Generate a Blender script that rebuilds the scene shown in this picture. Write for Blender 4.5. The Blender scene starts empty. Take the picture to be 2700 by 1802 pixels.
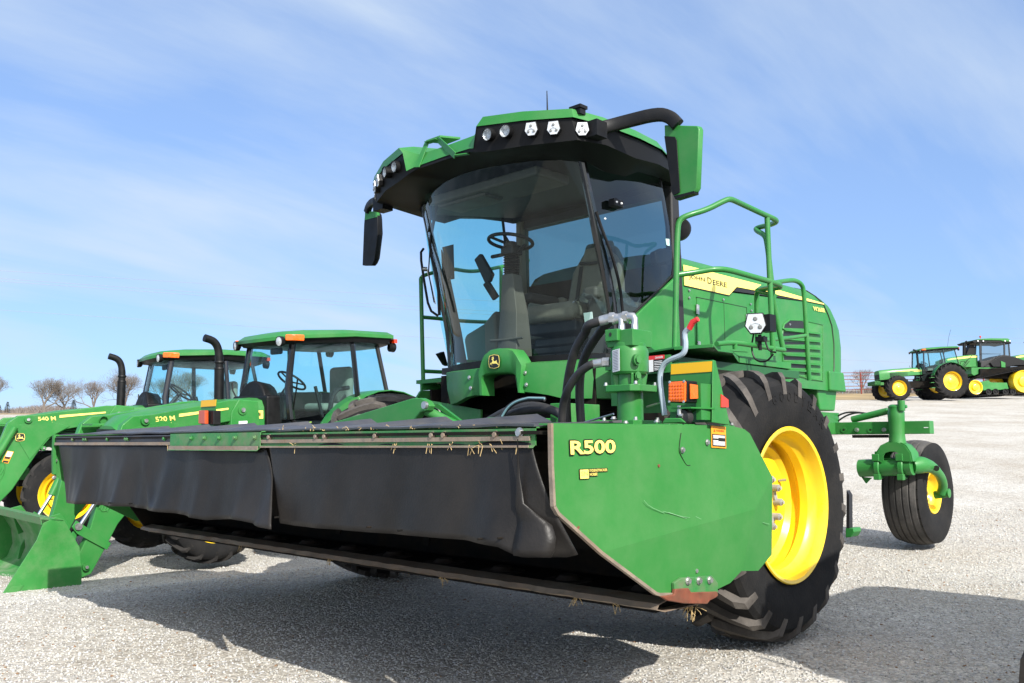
import bpy, bmesh, math, random
import numpy as np
from math import radians, sin, cos, pi
from mathutils import Vector, Matrix
random.seed(7); rng = np.random.default_rng(7)
scene = bpy.context.scene
COL = scene.collection

# ------------------------------------------------------------------ camera
IW, IH, IF = 2700.0, 1802.0, 2350.0
CYAW, CPIT = radians(44.39), radians(6.61)
CAM = Vector((4.37, -4.71, 1.13))
FWD = Vector((-sin(CYAW)*cos(CPIT), cos(CYAW)*cos(CPIT), sin(CPIT)))
RGT = Vector((cos(CYAW), sin(CYAW), 0))
UPV = RGT.cross(FWD)
cam_d = bpy.data.cameras.new('camera'); cam_o = bpy.data.objects.new('camera', cam_d); COL.objects.link(cam_o)
cam_d.sensor_width = 36; cam_d.lens = 36*IF/IW; cam_d.clip_start = .05; cam_d.clip_end = 6000
cam_o.matrix_world = Matrix(((RGT.x, UPV.x, -FWD.x, CAM.x), (RGT.y, UPV.y, -FWD.y, CAM.y), (RGT.z, UPV.z, -FWD.z, CAM.z), (0, 0, 0, 1)))
scene.camera = cam_o

# ------------------------------------------------------------------ light, sky, exposure
SUNT = Vector((-1.33, .47, -1.0)).normalized()          # travel direction of the sunlight
sun_d = bpy.data.lights.new('sun', 'SUN'); sun_d.energy = 4.8; sun_d.angle = radians(.55); sun_d.color = (1, .955, .88)
sun_o = bpy.data.objects.new('sun', sun_d); COL.objects.link(sun_o)
sun_o.rotation_euler = SUNT.to_track_quat('-Z', 'Y').to_euler(); sun_o.location = (20, -10, 20)
SELEV = math.asin(-SUNT.z); SAZ = math.atan2(-SUNT.x, -SUNT.y)
world = bpy.data.worlds.new('World'); scene.world = world; world.use_nodes = True
wn, wl = world.node_tree.nodes, world.node_tree.links; wn.clear()
wo = wn.new('ShaderNodeOutputWorld'); wb = wn.new('ShaderNodeBackground'); wb.inputs[1].default_value = .125
sky = wn.new('ShaderNodeTexSky'); sky.sky_type = 'NISHITA'; sky.sun_disc = False
sky.sun_elevation = SELEV; sky.sun_rotation = SAZ; sky.air_density = 1.0; sky.dust_density = .35; sky.ozone_density = 2.2; sky.altitude = 250
tc = wn.new('ShaderNodeTexCoord')
hsv = wn.new('ShaderNodeHueSaturation'); hsv.inputs['Saturation'].default_value = .90; hsv.inputs['Value'].default_value = 1.0
# the camera's flat blue: soften the sky's gradient and tint it
v0 = wn.new('ShaderNodeVectorMath'); v0.operation = 'MULTIPLY'; v0.inputs[1].default_value = (.125, .125, .125); wl.new(sky.outputs[0], v0.inputs[0])
gm = wn.new('ShaderNodeGamma'); gm.inputs[1].default_value = .5; wl.new(v0.outputs[0], gm.inputs[0])
v1 = wn.new('ShaderNodeVectorMath'); v1.operation = 'MULTIPLY'; v1.inputs[1].default_value = (.345/.125, .53/.125, .83/.125); wl.new(gm.outputs[0], v1.inputs[0])
wl.new(v1.outputs[0], hsv.inputs['Color'])
# thin cirrus: stretched noise in a flattened sky plane
sx = wn.new('ShaderNodeSeparateXYZ'); wl.new(tc.outputs['Generated'], sx.inputs[0])
ad = wn.new('ShaderNodeMath'); ad.operation = 'ADD'; ad.inputs[1].default_value = .22; wl.new(sx.outputs['Z'], ad.inputs[0])
dx = wn.new('ShaderNodeMath'); dx.operation = 'DIVIDE'; wl.new(sx.outputs['X'], dx.inputs[0]); wl.new(ad.outputs[0], dx.inputs[1])
dy = wn.new('ShaderNodeMath'); dy.operation = 'DIVIDE'; wl.new(sx.outputs['Y'], dy.inputs[0]); wl.new(ad.outputs[0], dy.inputs[1])
cx = wn.new('ShaderNodeCombineXYZ'); wl.new(dx.outputs[0], cx.inputs[0]); wl.new(dy.outputs[0], cx.inputs[1])
mp = wn.new('ShaderNodeMapping'); mp.inputs['Rotation'].default_value = (0, 0, 0); mp.inputs['Location'].default_value = (26.8, 17.6, 0); mp.inputs['Scale'].default_value = (1.6, .36, 1); wl.new(cx.outputs[0], mp.inputs[0])
n1 = wn.new('ShaderNodeTexNoise'); n1.inputs['Scale'].default_value = 1.25; n1.inputs['Detail'].default_value = 9; n1.inputs['Roughness'].default_value = .58; n1.inputs['Distortion'].default_value = .35
wl.new(mp.outputs[0], n1.inputs['Vector'])
n2 = wn.new('ShaderNodeTexNoise'); n2.inputs['Scale'].default_value = .8; n2.inputs['Detail'].default_value = 3; wl.new(cx.outputs[0], n2.inputs['Vector'])
mm = wn.new('ShaderNodeMath'); mm.operation = 'MULTIPLY'; wl.new(n1.outputs[0], mm.inputs[0]); wl.new(n2.outputs[0], mm.inputs[1])
cr = wn.new('ShaderNodeValToRGB'); cr.color_ramp.elements[0].position = .20; cr.color_ramp.elements[1].position = .37
cr.color_ramp.elements[1].color = (.80, .80, .80, 1); cr.color_ramp.elements[0].color = (.03, .03, .03, 1); wl.new(mm.outputs[0], cr.inputs[0])
mx = wn.new('ShaderNodeMix'); mx.data_type = 'RGBA'; wl.new(cr.outputs[0], mx.inputs['Factor']); wl.new(hsv.outputs[0], mx.inputs['A'])
mx.inputs['B'].default_value = (3.75, 4.4, 5.2, 1)
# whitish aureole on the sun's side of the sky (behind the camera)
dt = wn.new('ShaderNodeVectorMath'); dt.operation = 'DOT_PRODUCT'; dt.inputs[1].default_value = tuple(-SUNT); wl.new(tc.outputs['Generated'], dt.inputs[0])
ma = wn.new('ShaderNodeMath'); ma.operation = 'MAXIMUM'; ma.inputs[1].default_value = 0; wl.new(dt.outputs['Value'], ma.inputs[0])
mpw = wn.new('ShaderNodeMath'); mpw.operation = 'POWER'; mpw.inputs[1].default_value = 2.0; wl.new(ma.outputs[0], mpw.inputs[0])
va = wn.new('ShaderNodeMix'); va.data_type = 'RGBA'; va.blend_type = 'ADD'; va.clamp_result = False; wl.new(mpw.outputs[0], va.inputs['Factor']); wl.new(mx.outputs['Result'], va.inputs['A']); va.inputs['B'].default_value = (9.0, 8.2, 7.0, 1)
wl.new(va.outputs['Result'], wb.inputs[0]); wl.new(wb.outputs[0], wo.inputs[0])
scene.view_settings.view_transform = 'Standard'; scene.view_settings.look = 'None'
scene.view_settings.exposure = 0.58; scene.view_settings.gamma = 1
scene.render.engine = 'CYCLES'
scene.cycles.transparent_max_bounces = 24; scene.cycles.max_bounces = 8

# ------------------------------------------------------------------ measuring helpers (photo crop coordinates -> a point on a known real plane)
CR = {0: (0, 0, 2700/2349), 1: (900, 230, 1000/2350), 2: (1050, 600, 850/2350), 3: (1650, 480, 650/1521), 4: (0, 820, 720/1447), 5: (600, 820, 600/2350),
      6: (2150, 850, 550/1327), 7: (1350, 1050, 950/2128), 8: (100, 1080, 1400/2350), 10: (0, 900, 420/2350), 11: (1270, 920, 70/1689), 12: (1780, 670, 420/2350),
      13: (1480, 1110, 470/2350), 14: (1700, 900, 300/1960), 15: (0, 1100, 420/1317), 16: (1150, 1020, 550/2350), 17: (2400, 860, 300/2138)}
def P(k, u, v, ax, val, M=None):
    """Point seen at crop pixel (u, v) lying on plane axis `ax` = val (in the frame M of a machine if given)."""
    ox, oy, s = CR[k]; px, py = ox+u*s, oy+v*s
    d = FWD+RGT*((px-IW/2)/IF)-UPV*((py-IH/2)/IF); c = CAM
    if M is not None:
        Mi = M.inverted(); c = Mi @ CAM; d = Mi.to_3x3() @ d
    return c+d*((val-c['xyz'.index(ax)])/d['xyz'.index(ax)])
def PS(k, pts, ax, val, M=None): return [P(k, u, v, ax, val, M) for u, v in pts]
def PC(k, u, v, fy, it=14):
    y = -.3
    for _ in range(it):
        p = P(k, u, v, 'y', y); y = .5*y+.5*fy(p.x, p.z)
    return Vector((p.x, y, p.z))

# ------------------------------------------------------------------ object helpers
def tag(o, label=None, cat=None, group=None, kind=None):
    if label: o['label'] = label
    if cat: o['category'] = cat
    if group: o['group'] = group
    if kind: o['kind'] = kind
    return o
def empty(name, M=None, parent=None, **kw):
    o = bpy.data.objects.new(name, None); COL.objects.link(o); o.empty_display_size = .2
    if parent: o.parent = parent
    if M is not None: o.matrix_local = M
    return tag(o, **kw)
def V(*a): return Vector(a)
SPLIT = {'bolt', 'scratch', 'cutter_disc', 'hose_fitting', 'side_bracket', 'rust_spot', 'curtain_rivet', 'wheel_stud', 'straw_tuft', 'door_hinge', 'lamp_bolt', 'control_rod', 'clamp', 'final_drive', 'scraped_strip', 'conditioner_roller', 'bucket_link', 'step', 'seat_cushion', 'door_handle', 'wiper', 'left_trim', 'rear_skirt', 'front_rail', 'subframe', 'steering_cylinder', 'axle', 'handrail', 'top_frame', 'float_link', 'platform_frame', 'armrest_console', 'axle_link', 'dashboard', 'armrest', 'cab_shell'}
def clusters(v, f, gap=.003):
    par = list(range(len(v)))
    def find(a):
        while par[a] != a: par[a] = par[par[a]]; a = par[a]
        return a
    for q in f:
        for i in q[1:]: par[find(i)] = find(q[0])
    comp = {}
    for i in range(len(v)): comp.setdefault(find(i), []).append(i)
    bb = []
    for k, ids in comp.items():
        xs = [v[i] for i in ids]; bb.append([[k], [min(p[j] for p in xs)-gap for j in range(3)], [max(p[j] for p in xs)+gap for j in range(3)]])
    done = False
    while not done:
        done = True
        for i in range(len(bb)):
            for j in range(i+1, len(bb)):
                a, b = bb[i], bb[j]
                if all(a[1][t] <= b[2][t] and b[1][t] <= a[2][t] for t in range(3)):
                    bb[i] = [a[0]+b[0], [min(a[1][t], b[1][t]) for t in range(3)], [max(a[2][t], b[2][t]) for t in range(3)]]; bb.pop(j); done = False; break
            if not done: break
    return [set(g[0]) for g in bb], find
class MB:
    def __init__(s): s.v = []; s.f = []; s.m = []
    def add(s, vs, fs, M=None, mi=0):
        b = len(s.v)
        for p in vs:
            p = Vector(p)
            s.v.append(M @ p if M is not None else p)
        for f in fs: s.f.append([b+i for i in f]); s.m.append(mi)
        return s
    def box(s, c, d, M=None, mi=0):
        x, y, z = d[0]/2, d[1]/2, d[2]/2; c = Vector(c)
        vs = [c+V(a*x, b*y, e*z) for a in (-1, 1) for b in (-1, 1) for e in (-1, 1)]
        return s.add(vs, [(0, 1, 3, 2), (4, 6, 7, 5), (0, 4, 5, 1), (2, 3, 7, 6), (0, 2, 6, 4), (1, 5, 7, 3)], M, mi)
    def slab(s, poly, n, M=None, mi=0):
        """polygon extruded by vector n (from poly to poly + n)"""
        poly = [Vector(p) for p in poly]; n = Vector(n); k = len(poly)
        nr = V(0, 0, 0)
        for i in range(k): nr += (poly[i]-poly[0]).cross(poly[(i+1) % k]-poly[0])
        if nr.dot(n) > 0: poly = poly[::-1]
        vs = poly+[p+n for p in poly]
        fs = [tuple(range(k)), tuple(range(2*k-1, k-1, -1))]+[(i, i+k, (i+1) % k+k, (i+1) % k) for i in range(k)]
        return s.add(vs, fs, M, mi)
    def sheet(s, poly, M=None, mi=0): return s.add(poly, [tuple(range(len(poly)))], M, mi)
    def tube(s, path, r, seg=10, cap=True, M=None, smooth=0, mi=0, closed=False):
        path = [Vector(p) for p in path]
        for _ in range(smooth):
            q = [path[0]]
            for i in range(1, len(path)-1):
                a, b, c = path[i-1], path[i], path[i+1]
                q += [b.lerp(a, .25), b.lerp(c, .25)]
            path = q+[path[-1]]
        n = len(path); rr = r if isinstance(r, (list, tuple)) else [r]*n
        t = (path[1]-path[0]).normalized(); u = t.orthogonal().normalized(); rings = []
        for i, p in enumerate(path):
            if closed: d = path[(i+1) % n]-path[i-1]
            elif i == 0: d = path[1]-path[0]
            elif i == n-1: d = path[-1]-path[-2]
            else: d = (path[i+1]-p).normalized()+(p-path[i-1]).normalized()
            d = d.normalized() if d.length > 1e-9 else t
            u = (u-d*u.dot(d)); u = u.normalized() if u.length > 1e-6 else d.orthogonal().normalized(); w = d.cross(u)
            rings.append([p+(u*cos(2*pi*j/seg)+w*sin(2*pi*j/seg))*rr[min(i, len(rr)-1)] for j in range(seg)])
        vs = [q for g in rings for q in g]; fs = []
        for i in range(n if closed else n-1):
            for j in range(seg):
                a, b = i*seg, ((i+1) % n)*seg
                fs.append((a+j, a+(j+1) % seg, b+(j+1) % seg, b+j))
        if cap and not closed: fs += [tuple(range(seg-1, -1, -1)), tuple(range((n-1)*seg, n*seg))]
        return s.add(vs, fs, M, mi)
    def strap(s, path, a, b, up=(0, 0, 1), n=12, smooth=2):
        path = [Vector(p) for p in path]
        for _ in range(smooth):
            q = [path[0]]
            for i in range(1, len(path)-1): q += [path[i].lerp(path[i-1], .25), path[i].lerp(path[i+1], .25)]
            path = q+[path[-1]]
        rg = []
        for i, p in enumerate(path):
            d = (path[min(i+1, len(path)-1)]-path[max(i-1, 0)]).normalized(); sd = d.cross(Vector(up)); sd = sd.normalized() if sd.length > .15 else Vector((0, 1, 0)); u = sd.cross(d)
            f = lambda v: math.copysign(abs(v)**.55, v)
            rg.append([p+sd*(a*f(cos(2*pi*j/n)))+u*(b*f(sin(2*pi*j/n))) for j in range(n)])
        return s.loft(rg)
    def cyl(s, a, b, r, r2=None, seg=20, M=None, mi=0):
        return s.tube([a, b], [r, r if r2 is None else r2], seg, True, M, 0, mi)
    def lathe(s, prof, c=(0, 0, 0), axis=(1, 0, 0), seg=48, M=None, mi=0, caps=False):
        """prof: list of (along axis, radius)"""
        ax = Vector(axis).normalized(); u = ax.orthogonal().normalized(); w = ax.cross(u); c = Vector(c)
        vs = [c+ax*h+(u*cos(2*pi*j/seg)+w*sin(2*pi*j/seg))*r for h, r in prof for j in range(seg)]; fs = []
        for i in range(len(prof)-1):
            for j in range(seg): fs.append((i*seg+j, i*seg+(j+1) % seg, (i+1)*seg+(j+1) % seg, (i+1)*seg+j))
        if caps: fs += [tuple(range(seg-1, -1, -1)), tuple(range((len(prof)-1)*seg, len(prof)*seg))]
        return s.add(vs, fs, M, mi)
    def loft(s, rings, closed=True, caps=True, M=None, mi=0):
        n = len(rings[0]); vs = [p for g in rings for p in g]; fs = []
        for i in range(len(rings)-1):
            for j in range(n if closed else n-1):
                fs.append((i*n+j, i*n+(j+1) % n, (i+1)*n+(j+1) % n, (i+1)*n+j))
        if caps: fs += [tuple(range(n-1, -1, -1)), tuple(range((len(rings)-1)*n, len(rings)*n))]
        return s.add(vs, fs, M, mi)
    def bar(s, a, b, w, h, up=(0, 0, 1), M=None, mi=0):
        a = Vector(a); b = Vector(b); d = (b-a).normalized(); side = d.cross(Vector(up)).normalized(); u = side.cross(d)
        o = [side*(-w/2)-u*(h/2), side*(w/2)-u*(h/2), side*(w/2)+u*(h/2), side*(-w/2)+u*(h/2)]
        return s.add([a+q for q in o]+[b+q for q in o], [(3, 2, 1, 0), (4, 5, 6, 7), (0, 1, 5, 4), (1, 2, 6, 5), (2, 3, 7, 6), (3, 0, 4, 7)], M, mi)
    def bolt(s, p, n, r=.012, h=.01, M=None, mi=0):
        p = Vector(p); n = Vector(n).normalized()
        s.tube([p, p+n*h*.35], r*1.45, 10, True, M, 0, mi)
        return s.tube([p+n*h*.35, p+n*h], r, 6, True, M, 0, mi)
    def build(s, name, mat, parent=None, bevel=0, ang=35, solid=0, off=-1, smooth=True, fixn=False, sub=0, **kw):
        if name in SPLIT and len(s.v) > 8:
            groups, find = clusters(s.v, s.f, .02 if name == 'straw_tuft' else .003)
            if 1 < len(groups) <= 100:
                out = None
                for g in groups:
                    m = MB(); mp_ = {}
                    for i, p in enumerate(s.v):
                        if find(i) in g: mp_[i] = len(m.v); m.v.append(p)
                    for f_, mi in zip(s.f, s.m):
                        if f_[0] in mp_: m.f.append([mp_[i] for i in f_]); m.m.append(mi)
                    out = m.build(name+'\0', mat, parent, bevel, ang, solid, off, smooth, fixn, sub, **kw)
                return out
        name = name.replace('\0', '')
        me = bpy.data.meshes.new(name); me.from_pydata([tuple(p) for p in s.v], [], s.f)
        mats = mat if isinstance(mat, (list, tuple)) else [mat]
        for m in mats: me.materials.append(m)
        if len(mats) > 1: me.polygons.foreach_set('material_index', s.m)
        me.update()
        if fixn:
            bm = bmesh.new(); bm.from_mesh(me); bmesh.ops.remove_doubles(bm, verts=bm.verts, dist=1e-5); bmesh.ops.recalc_face_normals(bm, faces=bm.faces); bm.to_mesh(me); bm.free()
        if smooth:
            me.polygons.foreach_set('use_smooth', [True]*len(me.polygons)); me.set_sharp_from_angle(angle=radians(ang))
        o = bpy.data.objects.new(name, me); COL.objects.link(o)
        if parent: o.parent = parent
        if solid:
            md = o.modifiers.new('solid', 'SOLIDIFY'); md.thickness = solid; md.offset = off
        if solid and smooth:
            md = o.modifiers.new('split', 'EDGE_SPLIT'); md.split_angle = radians(max(ang, 1.0))
        if sub:
            md = o.modifiers.new('sub', 'SUBSURF'); md.levels = sub; md.render_levels = sub
        if bevel:
            md = o.modifiers.new('bevel', 'BEVEL'); md.width = bevel; md.segments = 2; md.limit_method = 'ANGLE'; md.angle_limit = radians(38); md.harden_normals = True
        return tag(o, **kw)
def make_text(body, bold=0.0, res=3):
    cu = bpy.data.curves.new('lettering', 'FONT'); cu.body = body; cu.offset = bold; cu.resolution_u = res; cu.fill_mode = 'FRONT'
    ob = bpy.data.objects.new('lettering', cu); COL.objects.link(ob)
    dg = bpy.context.evaluated_depsgraph_get(); me = bpy.data.meshes.new_from_object(ob.evaluated_get(dg))
    vs = [v.co.copy() for v in me.vertices]; fs = [tuple(p.vertices) for p in me.polygons]
    bpy.data.objects.remove(ob); bpy.data.curves.remove(cu); bpy.data.meshes.remove(me)
    xs = [v.x for v in vs]; ys = [v.y for v in vs]; x0, x1, y0, y1 = min(xs), max(xs), min(ys), max(ys)
    return [((v.x-x0)/(x1-x0), (v.y-y0)/(y1-y0)) for v in vs], fs
def text_on(mb, body, O, U, W, bold=0.0, push=0.0, flip=False, mi=0, grow=0.0):
    """lettering with its box mapped to O + s*U + t*W; push = mm off the surface"""
    uv, fs = make_text(body, bold); O, U, W = Vector(O), Vector(U), Vector(W); n = U.cross(W).normalized()
    mb.add([O+U*((a-.5)*(1+grow)+.5)+W*((b-.5)*(1+grow*U.length/W.length)+.5)+n*push for a, b in uv], fs, None, mi)
    return mb
def rect_on(mb, O, U, W, s0, t0, s1, t1, push, mi=0, th=.0008):
    O, U, W = Vector(O), Vector(U), Vector(W); n = U.cross(W).normalized()
    q = [O+U*a+W*b+n*(push-th) for a, b in ((s0, t0), (s1, t0), (s1, t1), (s0, t1))]
    return mb.slab(q, n*th, None, mi)

# ------------------------------------------------------------------ materials
def mat(name, col, rough=.5, metal=0, coat=0, noise=0, nscale=6, dirt=None, dirt_amt=0, dscale=3, bump=0, bscale=60, spec=.5, coatr=.08):
    m = bpy.data.materials.new(name); m.use_nodes = True; nt = m.node_tree; N, L = nt.nodes, nt.links
    b = N['Principled BSDF']; b.inputs['Base Color'].default_value = (*col, 1); b.inputs['Roughness'].default_value = rough; b.inputs['Metallic'].default_value = metal
    b.inputs['Specular IOR Level'].default_value = spec
    b.inputs['Coat Weight'].default_value = coat; b.inputs['Coat Roughness'].default_value = coatr
    t = N.new('ShaderNodeTexCoord'); last = None
    if noise:
        n = N.new('ShaderNodeTexNoise'); n.inputs['Scale'].default_value = nscale; n.inputs['Detail'].default_value = 6; L.new(t.outputs['Object'], n.inputs['Vector'])
        mr = N.new('ShaderNodeMapRange'); mr.inputs[3].default_value = 1-noise; mr.inputs[4].default_value = 1+noise; mr.inputs[1].default_value = .3; mr.inputs[2].default_value = .7; L.new(n.outputs[0], mr.inputs[0])
        mu = N.new('ShaderNodeMix'); mu.data_type = 'RGBA'; mu.blend_type = 'MULTIPLY'; mu.inputs['Factor'].default_value = 1; mu.inputs['A'].default_value = (*col, 1); L.new(mr.outputs[0], mu.inputs['B'])
        last = mu.outputs['Result']
        rr = N.new('ShaderNodeMapRange'); rr.inputs[1].default_value = .3; rr.inputs[2].default_value = .7; rr.inputs[3].default_value = max(.02, rough-.1); rr.inputs[4].default_value = min(1, rough+.12); L.new(n.outputs[0], rr.inputs[0]); L.new(rr.outputs[0], b.inputs['Roughness'])
    if dirt:
        n = N.new('ShaderNodeTexNoise'); n.inputs['Scale'].default_value = dscale; n.inputs['Detail'].default_value = 9; n.inputs['Roughness'].default_value = .68; L.new(t.outputs['Object'], n.inputs['Vector'])
        r = N.new('ShaderNodeValToRGB'); r.color_ramp.elements[0].position = .42; r.color_ramp.elements[1].position = .72; r.color_ramp.elements[1].color = (dirt_amt,)*3+(1,); L.new(n.outputs[0], r.inputs[0])
        mi_ = N.new('ShaderNodeMix'); mi_.data_type = 'RGBA'; L.new(r.outputs[0], mi_.inputs['Factor'])
        if last: L.new(last, mi_.inputs['A'])
        else: mi_.inputs['A'].default_value = (*col, 1)
        mi_.inputs['B'].default_value = (*dirt, 1); last = mi_.outputs['Result']
    if last: L.new(last, b.inputs['Base Color'])
    if bump:
        n = N.new('ShaderNodeTexNoise'); n.inputs['Scale'].default_value = bscale; n.inputs['Detail'].default_value = 4; L.new(t.outputs['Object'], n.inputs['Vector'])
        bp = N.new('ShaderNodeBump'); bp.inputs['Strength'].default_value = bump; bp.inputs['Distance'].default_value = .01; L.new(n.outputs[0], bp.inputs['Height']); L.new(bp.outputs[0], b.inputs['Normal'])
    return m
GREEN = mat('green_paint', (.024, .178, .034), .42, spec=.32, coat=.14, noise=.10, nscale=2.2, dirt=(.30, .27, .20), dirt_amt=.10, dscale=5, coatr=.15)
GREENF = mat('flat_green_paint', (.024, .185, .032), .5, coat=.12, noise=.12, nscale=3, dirt=(.32, .30, .22), dirt_amt=.16, dscale=7)
GREENW = mat('worn_green_paint', (.028, .19, .042), .5, noise=.18, nscale=9, dirt=(.16, .13, .10), dirt_amt=.85, dscale=9)
SHIELDG = mat('shield_green_paint', (.030, .180, .036), .62, coat=.04, spec=.3, noise=.06, nscale=1.6, dirt=(.30, .34, .22), dirt_amt=.10, dscale=4, coatr=.25)
YELLOW = mat('yellow_paint', (.86, .58, .012), .35, coat=.3, noise=.05, nscale=4, dirt=(.45, .36, .16), dirt_amt=.12, dscale=8)
DECALY = mat('pale_yellow_decal', (.88, .72, .17), .45)
DECALK = mat('black_decal', (.012, .011, .008), .45)
WHITE = mat('white_decal', (.75, .75, .73), .5)
BLACKP = mat('black_plastic', (.006, .006, .0065), .5, noise=.2, nscale=12, bump=.08, bscale=240, spec=.25)
BLACKG = mat('gloss_black', (.008, .008, .009), .18, coat=.5)
DARK = mat('dark_underside', (.007, .007, .0065), .85, noise=.3, dirt=(.035, .022, .012), dirt_amt=.5, dscale=6, spec=.15)
RUBBER = mat('hose_rubber', (.018, .018, .019), .55, noise=.2, nscale=20, dirt=(.08, .07, .06), dirt_amt=.3, dscale=18)
CURTAIN = mat('curtain_rubber', (.0125, .0115, .0108), .50, spec=.26, noise=.25, nscale=3, dirt=(.034, .029, .025), dirt_amt=.5, dscale=2.2, bump=.12, bscale=90)
DECK = mat('deck_rubber', (.045, .047, .058), .5, noise=.2, nscale=5, dirt=(.12, .11, .09), dirt_amt=.5, dscale=6)
STEEL = mat('zinc_steel', (.50, .50, .49), .35, metal=.85, noise=.15, nscale=30)
CHROME = mat('chrome_rod', (.8, .8, .8), .12, metal=1)
GREYP = mat('grey_cast_metal', (.30, .30, .29), .5, noise=.15, nscale=15)
LEVERG = mat('grey_blue_paint', (.30, .36, .42), .4, noise=.1)
WORN = mat('scraped_steel', (.27, .22, .17), .6, metal=.25, noise=.3, nscale=14, dirt=(.16, .09, .05), dirt_amt=.8, dscale=7, bump=.3, bscale=40)
RUST = mat('rusty_red_steel', (.16, .045, .022), .75, noise=.3, nscale=20, dirt=(.12, .07, .04), dirt_amt=.7, dscale=15)
RED = mat('red_grip', (.62, .03, .03), .45)
ORANGE = mat('orange_lens', (.85, .13, .004), .22, coat=.6, noise=.12, nscale=40)
REDL = mat('red_lens', (.55, .03, .004), .2, coat=.6)
REFL = mat('amber_reflector', (.72, .40, .006), .4)
WARNO = mat('warning_orange', (.85, .32, .02), .5)
UNDER = mat('roof_underside_black', (.006, .006, .0065), .6, spec=.2)
SILVERL = mat('lamp_reflector', (.62, .63, .63), .25, metal=.35, noise=.1, nscale=60)
LENSD = mat('dark_lens', (.04, .045, .05), .05, coat=1)
SEATM = mat('beige_seat_fabric', (.21, .20, .16), .9, noise=.12, nscale=20)
SEATD = mat('dark_seat_fabric', (.035, .035, .035), .9)
TRIM = mat('grey_cab_trim', (.085, .083, .074), .6, noise=.06)
BEIGET = mat('beige_cab_trim', (.15, .14, .11), .7, noise=.06)
DKTRIM = mat('dark_cab_trim', (.012, .012, .013), .6)
STRAW = mat('straw', (.50, .36, .17), .9)
def tyre_mat(name, col=(.0115, .0115, .012), dust=(.13, .115, .10), amt=.55):
    m = mat(name, col, .8, noise=.2, nscale=5, dirt=dust, dirt_amt=amt, dscale=4.5, bump=.25, bscale=70, spec=.15); return m
TYRE = tyre_mat('tyre_rubber', amt=.10)
LUGM = tyre_mat('dusty_tread_rubber', (.060, .054, .049), (.155, .14, .125), .8)
LUGD = tyre_mat('shade_darkened_tread_rubber', (.020, .019, .0185), (.07, .062, .055), .35)  # tractor tread: colour darkened to stand in for shade on the tyres
TREAD2 = tyre_mat('dusty_rib_tread', (.052, .050, .048), (.14, .13, .12), .7)
def glass_mat(name, tint, refl=1.0, film=0.0):
    m = bpy.data.materials.new(name); m.use_nodes = True; N, L = m.node_tree.nodes, m.node_tree.links; N.clear()
    o = N.new('ShaderNodeOutputMaterial'); tr = N.new('ShaderNodeBsdfTransparent'); tr.inputs[0].default_value = (*tint, 1)
    gl = N.new('ShaderNodeBsdfGlossy'); gl.inputs['Roughness'].default_value = .015; gl.inputs[0].default_value = (.9, .97, 1, 1)
    fr = N.new('ShaderNodeLayerWeight'); fr.inputs[0].default_value = .5
    pw = N.new('ShaderNodeMath'); pw.operation = 'POWER'; pw.inputs[1].default_value = 4.0; L.new(fr.outputs['Facing'], pw.inputs[0])
    mu = N.new('ShaderNodeMath'); mu.operation = 'MULTIPLY_ADD'; mu.inputs[1].default_value = .75*refl; mu.inputs[2].default_value = .03*refl; mu.use_clamp = True; L.new(pw.outputs[0], mu.inputs[0])
    mx = N.new('ShaderNodeMixShader'); L.new(mu.outputs[0], mx.inputs[0]); L.new(tr.outputs[0], mx.inputs[1]); L.new(gl.outputs[0], mx.inputs[2])
    last = mx.outputs[0]
    if film:
        df = N.new('ShaderNodeBsdfDiffuse'); df.inputs[0].default_value = (.45, .5, .52, 1); t = N.new('ShaderNodeTexCoord')
        n = N.new('ShaderNodeTexNoise'); n.inputs['Scale'].default_value = 2.2; n.inputs['Detail'].default_value = 5; L.new(t.outputs['Object'], n.inputs['Vector'])
        mr = N.new('ShaderNodeMapRange'); mr.inputs[1].default_value = .45; mr.inputs[2].default_value = .75; mr.inputs[3].default_value = film*.3; mr.inputs[4].default_value = film; L.new(n.outputs[0], mr.inputs[0])
        m2 = N.new('ShaderNodeMixShader'); L.new(mr.outputs[0], m2.inputs[0]); L.new(last, m2.inputs[1]); L.new(df.outputs[0], m2.inputs[2]); last = m2.outputs[0]
    L.new(last, o.inputs[0]); return m
GLASS = glass_mat('tinted_glass', (.50, .90, .90), .9, 0)
GLASSW = glass_mat('windshield_glass', (.78, .85, .82), .9, 0)
GLASSR = glass_mat('dark_rear_glass', (.22, .38, .38), .9, 0)
GLASSD = glass_mat('dark_tinted_glass', (.54, .62, .62), 1.3, 0)
GLASST = glass_mat('tractor_glass', (.66, .91, .93), .6, .05)
LENS = glass_mat('clear_lens', (.85, .88, .9), 1.0)
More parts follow.
